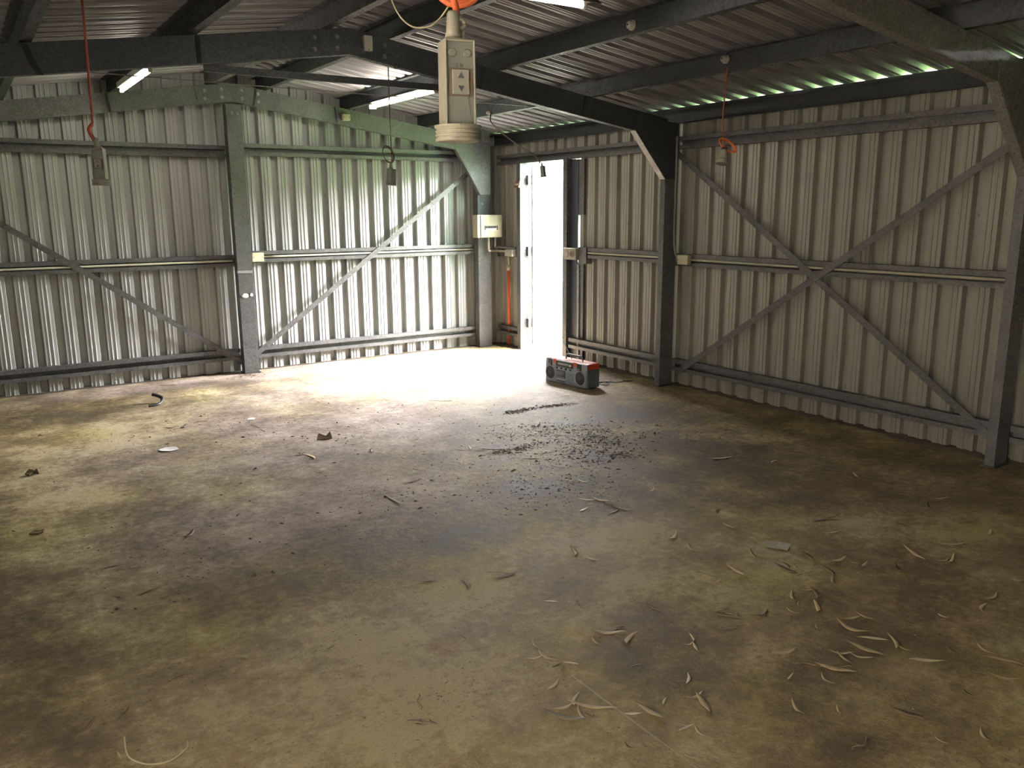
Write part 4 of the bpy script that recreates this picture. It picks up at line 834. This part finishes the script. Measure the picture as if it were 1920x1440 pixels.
# ------------------------------------------------------------------ crumbs and grit (uncountable)
def crumbs(name, label, cat, m, n, clusters, smin, smax, seed, base):
    rnd = random.Random(seed); bm = bm_new()
    for _ in range(n):
        c = rnd.choices(clusters, weights=[q[5] for q in clusters])[0]
        u, v = rnd.gauss(0, .5), rnd.gauss(0, .5); ca, sa = math.cos(c[4]), math.sin(c[4])
        x = c[0]+u*c[2]*ca-v*c[3]*sa; y = c[1]+u*c[2]*sa+v*c[3]*ca
        if not (-W+.1 < x < -.02 and -LEN+.1 < y < -.02): continue
        s = rnd.uniform(smin, smax)*(1 if rnd.random() < .85 else 1.9); a = rnd.uniform(0, PI); h = s*rnd.uniform(.2, .5); e = rnd.uniform(.2, .7)
        if y < -4.9: s = min(s, .0065)*.8; h = min(h, .003)
        p = [(s*rnd.uniform(.5, 1.1)*math.cos(k_), s*e*rnd.uniform(.4, 1.1)*math.sin(k_), .001) for k_ in (0, 1.1, 2.0, 3.2, 4.1, 5.2)]+[(.1*s, 0, h)]
        V = [bm.verts.new((x+q[0]*math.cos(a)-q[1]*math.sin(a), y+q[0]*math.sin(a)+q[1]*math.cos(a), q[2])) for q in p]
        for k in range(6): bm.faces.new((V[k], V[(k+1) % 6], V[6]))
        bm.faces.new(V[5::-1])
    o = obj(name, bm, M[m]); tag(o, label, cat, kind='stuff'); return rebase(o, base)
crumbs('leaf_litter', 'dark crumbs of leaf and dirt strewn over the middle of the floor', 'litter', 'litter', 6500,
       [(-1.72, -2.98, .16, .05, .1, .10), (-1.42, -3.0, .18, .05, -.1, .10), (-1.9, -3.6, .5, .25, -.3, .18), (-2.0, -4.1, .6, .2, .1, .16), (-1.75, -3.9, .25, .12, .6, .10), (-2.35, -3.85, .3, .08, .1, .10), (-1.95, -4.35, .3, .1, 0, .08), (-2.5, -5.0, .25, .12, .4, .05), (-2.6, -4.6, .6, .3, .0, .08), (-1.3, -4.2, .6, .6, 0, .10), (-3.2, -4.2, .8, .5, .2, .07),
        (-2.8, -2.8, 1.4, .9, 0, .08), (-3.2, -6.0, 1.4, .8, 0, .08), (-4.6, -5.0, .9, 1.6, 0, .09), (-4.2, -2.0, 1.2, .8, 0, .06), (-1.2, -5.6, .8, .8, 0, .06), (-3.05, -.28, .2, .1, 0, .02), (-.5, -2.55, .3, .12, 0, .02)], .003, .011, 5, (-2.5, -4, 0))
crumbs('white_grit', 'tiny white specks of grit scattered over the floor', 'grit', 'grit', 230,
       [(-1.2, -4.0, 1.0, 1.6, 0, .4), (-3.0, -4.6, 1.6, 1.2, 0, .3), (-2.6, -6.0, 1.6, 1.0, 0, .3)], .002, .0036, 6, (-2, -5, 0))
# earth and leaf mould banked against the foot of the walls
def bead(name, label, pts, w, h, seed):
    rnd = random.Random(seed); bm = bm_new(); rows = []
    n = len(pts)
    for i, (x, y, nx_, ny_) in enumerate(pts):
        hh = h*(.35+.9*abs(noise.noise((x*3, y*3, seed)))+.2*rnd.random()); ww = w*(.4+1.2*abs(noise.noise((x*2+5, y*2, seed)))+.2*rnd.random())
        rows.append([bm.verts.new((x+nx_*d, y+ny_*d, z)) for d, z in ((-.022, .0), (-.022, hh), (.1*ww, hh*.9), (.5*ww, hh*.4), (ww, .0008), (ww, -.002))])
    for a, b_ in zip(rows, rows[1:]):
        for k in range(5): bm.faces.new((a[k], b_[k], b_[k+1], a[k+1]))
    o = obj(name, bm, M['dirt'], smooth=True); return tag(rebase(o, pts[n//2][:2]+(0,)), label, 'dirt', kind='stuff')
bead('dirt_bank', 'dark soil and leaf mould banked along the foot of the side wall', [(0, -1.6-.03*i, -1, 0) for i in range(230)], .10, .022, 1)
bead('dirt_bank', 'thin line of soil along the foot of the gable wall', [(-.02-.03*i, 0, 0, -1) for i in range(198)], .05, .012, 2)
bead('dirt_bank', 'dark soil in the corner between the column and the doorway', [(0, -.02-.03*i, -1, 0) for i in range(17)], .22, .02, 3)

# ------------------------------------------------------------------ loose scraps
def scrap(name, pts, z, th, m, label, cat):
    bm = bm_new(); n = len(pts)
    a = [bm.verts.new((x, y, zz)) for (x, y), zz in zip(pts, z)]; b_ = [bm.verts.new((x, y, zz+th)) for (x, y), zz in zip(pts, z)]
    ca = bm.verts.new((sum(p[0] for p in pts)/n, sum(p[1] for p in pts)/n, min(z))); cbv = bm.verts.new((ca.co.x, ca.co.y, min(z)+th))
    for i in range(n):
        j = (i+1) % n; bm.faces.new((a[j], a[i], ca)); bm.faces.new((b_[i], b_[j], cbv)); bm.faces.new((a[i], a[j], b_[j], b_[i]))
    o = obj(name, bm, m); return tag(rebase(o, (pts[0][0], pts[0][1], 0)), label, cat)
scrap('paper_scrap', [(-4.325, -2.50), (-4.27, -2.475), (-4.215, -2.515), (-4.205, -2.565), (-4.26, -2.58), (-4.315, -2.555)], [.002, .006, .010, .004, .002, .008], .002, M['paper'], 'white scrap of paper lying alone on the mossy floor', 'paper')
scrap('paper_scrap', [(-3.60, -2.02), (-3.57, -1.99), (-3.53, -2.01), (-3.55, -2.05)], [.002, .005, .006, .002], .002, M['paper'], 'tiny white paper scrap beside a twig toward the gable wall', 'paper')
scrap('plastic_scrap', [(-2.31, -5.85), (-2.27, -5.82), (-2.22, -5.86), (-2.21, -5.92), (-2.26, -5.94), (-2.30, -5.90)], [.002, .012, .008, .015, .002, .009], .0015, simple('cloudy_plastic', (.5, .5, .42), .3), 'crumpled scrap of cloudy plastic among the leaves', 'plastic scrap')
scrap('bark_chip', [(-5.10, -2.60), (-5.075, -2.58), (-5.05, -2.60), (-5.035, -2.585), (-5.03, -2.63), (-5.06, -2.62), (-5.08, -2.645)], [.002, .02, .012, .018, .002, .012, .002], .010, M['leaf_d'], 'dark lump of bark on the floor well away from the doorway', 'bark')
scrap('bark_chip', [(-5.155, -3.70), (-5.13, -3.675), (-5.11, -3.69), (-5.085, -3.685), (-5.095, -3.715), (-5.12, -3.725)], [.001, .006, .004, .006, .001, .003], .006, M['leaf_d'], 'dark flat chip of bark on a damp stain near the slab joint', 'bark')
bm = bm_new(); tube(bm, smooth_path([(-4.13, -1.13, .005), (-4.06, -1.12, .01), (-4.02, -1.07, .02), (-4.0, -1.0, .035), (-4.03, -.97, .055), (-4.07, -.96, .07)], 5), [.010]*12+[.016]*14, 6)
tag(rebase(obj('rubber_strip', bm, M['black'], smooth=True), (-4.05, -1.05, 0)), 'black twisted rubber strip on the floor before the gable wall', 'rubber strip')
bm = bm_new(); tube(bm, smooth_path([(-5.047, -5.74, .02), (-5.052, -5.80, .006), (-5.043, -5.845, .005), (-5.008, -5.893, .005), (-4.955, -5.91, .005), (-4.903, -5.884, .008), (-4.895, -5.86, .016)], 6), .0022, 6)
tag(rebase(obj('bent_wire', bm, M['leaf_b'], smooth=True), (-5.0, -5.85, 0)), 'pale hoop-shaped bent stalk lying on the floor close to the viewer', 'stalk')
scrap('gum_cluster', [(-3.36, -2.86), (-3.33, -2.82), (-3.29, -2.85), (-3.25, -2.83), (-3.26, -2.89), (-3.31, -2.90)], [.002, .03, .012, .035, .002, .008], .004, M['leaf_d'], 'dark crumpled leaf with upturned edges in the middle of the floor', 'leaf')

# ------------------------------------------------------------------ planting outside the doorway
def shrub(name, label, x, y, h, w, n, seed):
    rnd = random.Random(seed); t = thing(name, label, 'shrub', (x, y, -.10))
    bm = bm_new()
    for k in range(5):
        a = k*1.26; tube(bm, [(0, 0, 0), (.10*w*math.cos(a), .10*w*math.sin(a), h*.4), (.3*w*math.cos(a), .3*w*math.sin(a), h*.8)], [.02, .014, .006], 6)
    obj('stem', bm, M['bark'], t)
    bm = bm_new()
    for _ in range(n):
        z = rnd.uniform(.06, 1)*h; r = w*.5*math.sqrt(rnd.random())*(1-.35*abs(z/h-.5)); a = rnd.uniform(0, 2*PI)
        c = Vector((r*math.cos(a), r*math.sin(a), z)); d = Vector((rnd.uniform(-1, 1), rnd.uniform(-1, 1), rnd.uniform(-.6, .6))).normalized(); s = d.orthogonal().normalized(); L_ = rnd.uniform(.05, .1)
        v = [bm.verts.new(c+q) for q in (d*-L_, s*L_*.35, d*L_, s*-L_*.35)]; bm.faces.new(v)
    obj('foliage', bm, M['green'], t)
shrub('shrub', 'leafy green shrub seen through the narrow gap beside the open door', .95, .9, 1.35, .7, 1300, 4)

# ------------------------------------------------------------------ light
w = bpy.data.worlds.new('sky'); S.world = w; w.use_nodes = True
bg = w.node_tree.nodes['Background']; bg.inputs[0].default_value = (1.0, .965, .99, 1); bg.inputs[1].default_value = SKY
sun = bpy.data.lights.new('sun', 'SUN'); sun.energy = SUN; sun.color = (1, .97, .9); sun.angle = .01
so = bpy.data.objects.new('sun', sun); COL.objects.link(so)
so.rotation_euler = Vector((.12, 1.0, -1.25)).to_track_quat('-Z', 'Y').to_euler()
def portal(loc, sx, sy, direction):
    l = bpy.data.lights.new('daylight_portal', 'AREA'); l.shape = 'RECTANGLE'; l.size = sx; l.size_y = sy; l.cycles.is_portal = True
    o = bpy.data.objects.new('daylight_portal', l); COL.objects.link(o); o.location = loc
    o.rotation_euler = Vector(direction).to_track_quat('-Z', 'Y').to_euler()
portal((.04, -.945, 1.02), .78, 2.06, (-1, 0, 0))
portal((-W-.05, (LY0+LY1)/2, LZ/2), LY1-LY0, LZ, (1, 0, 0))
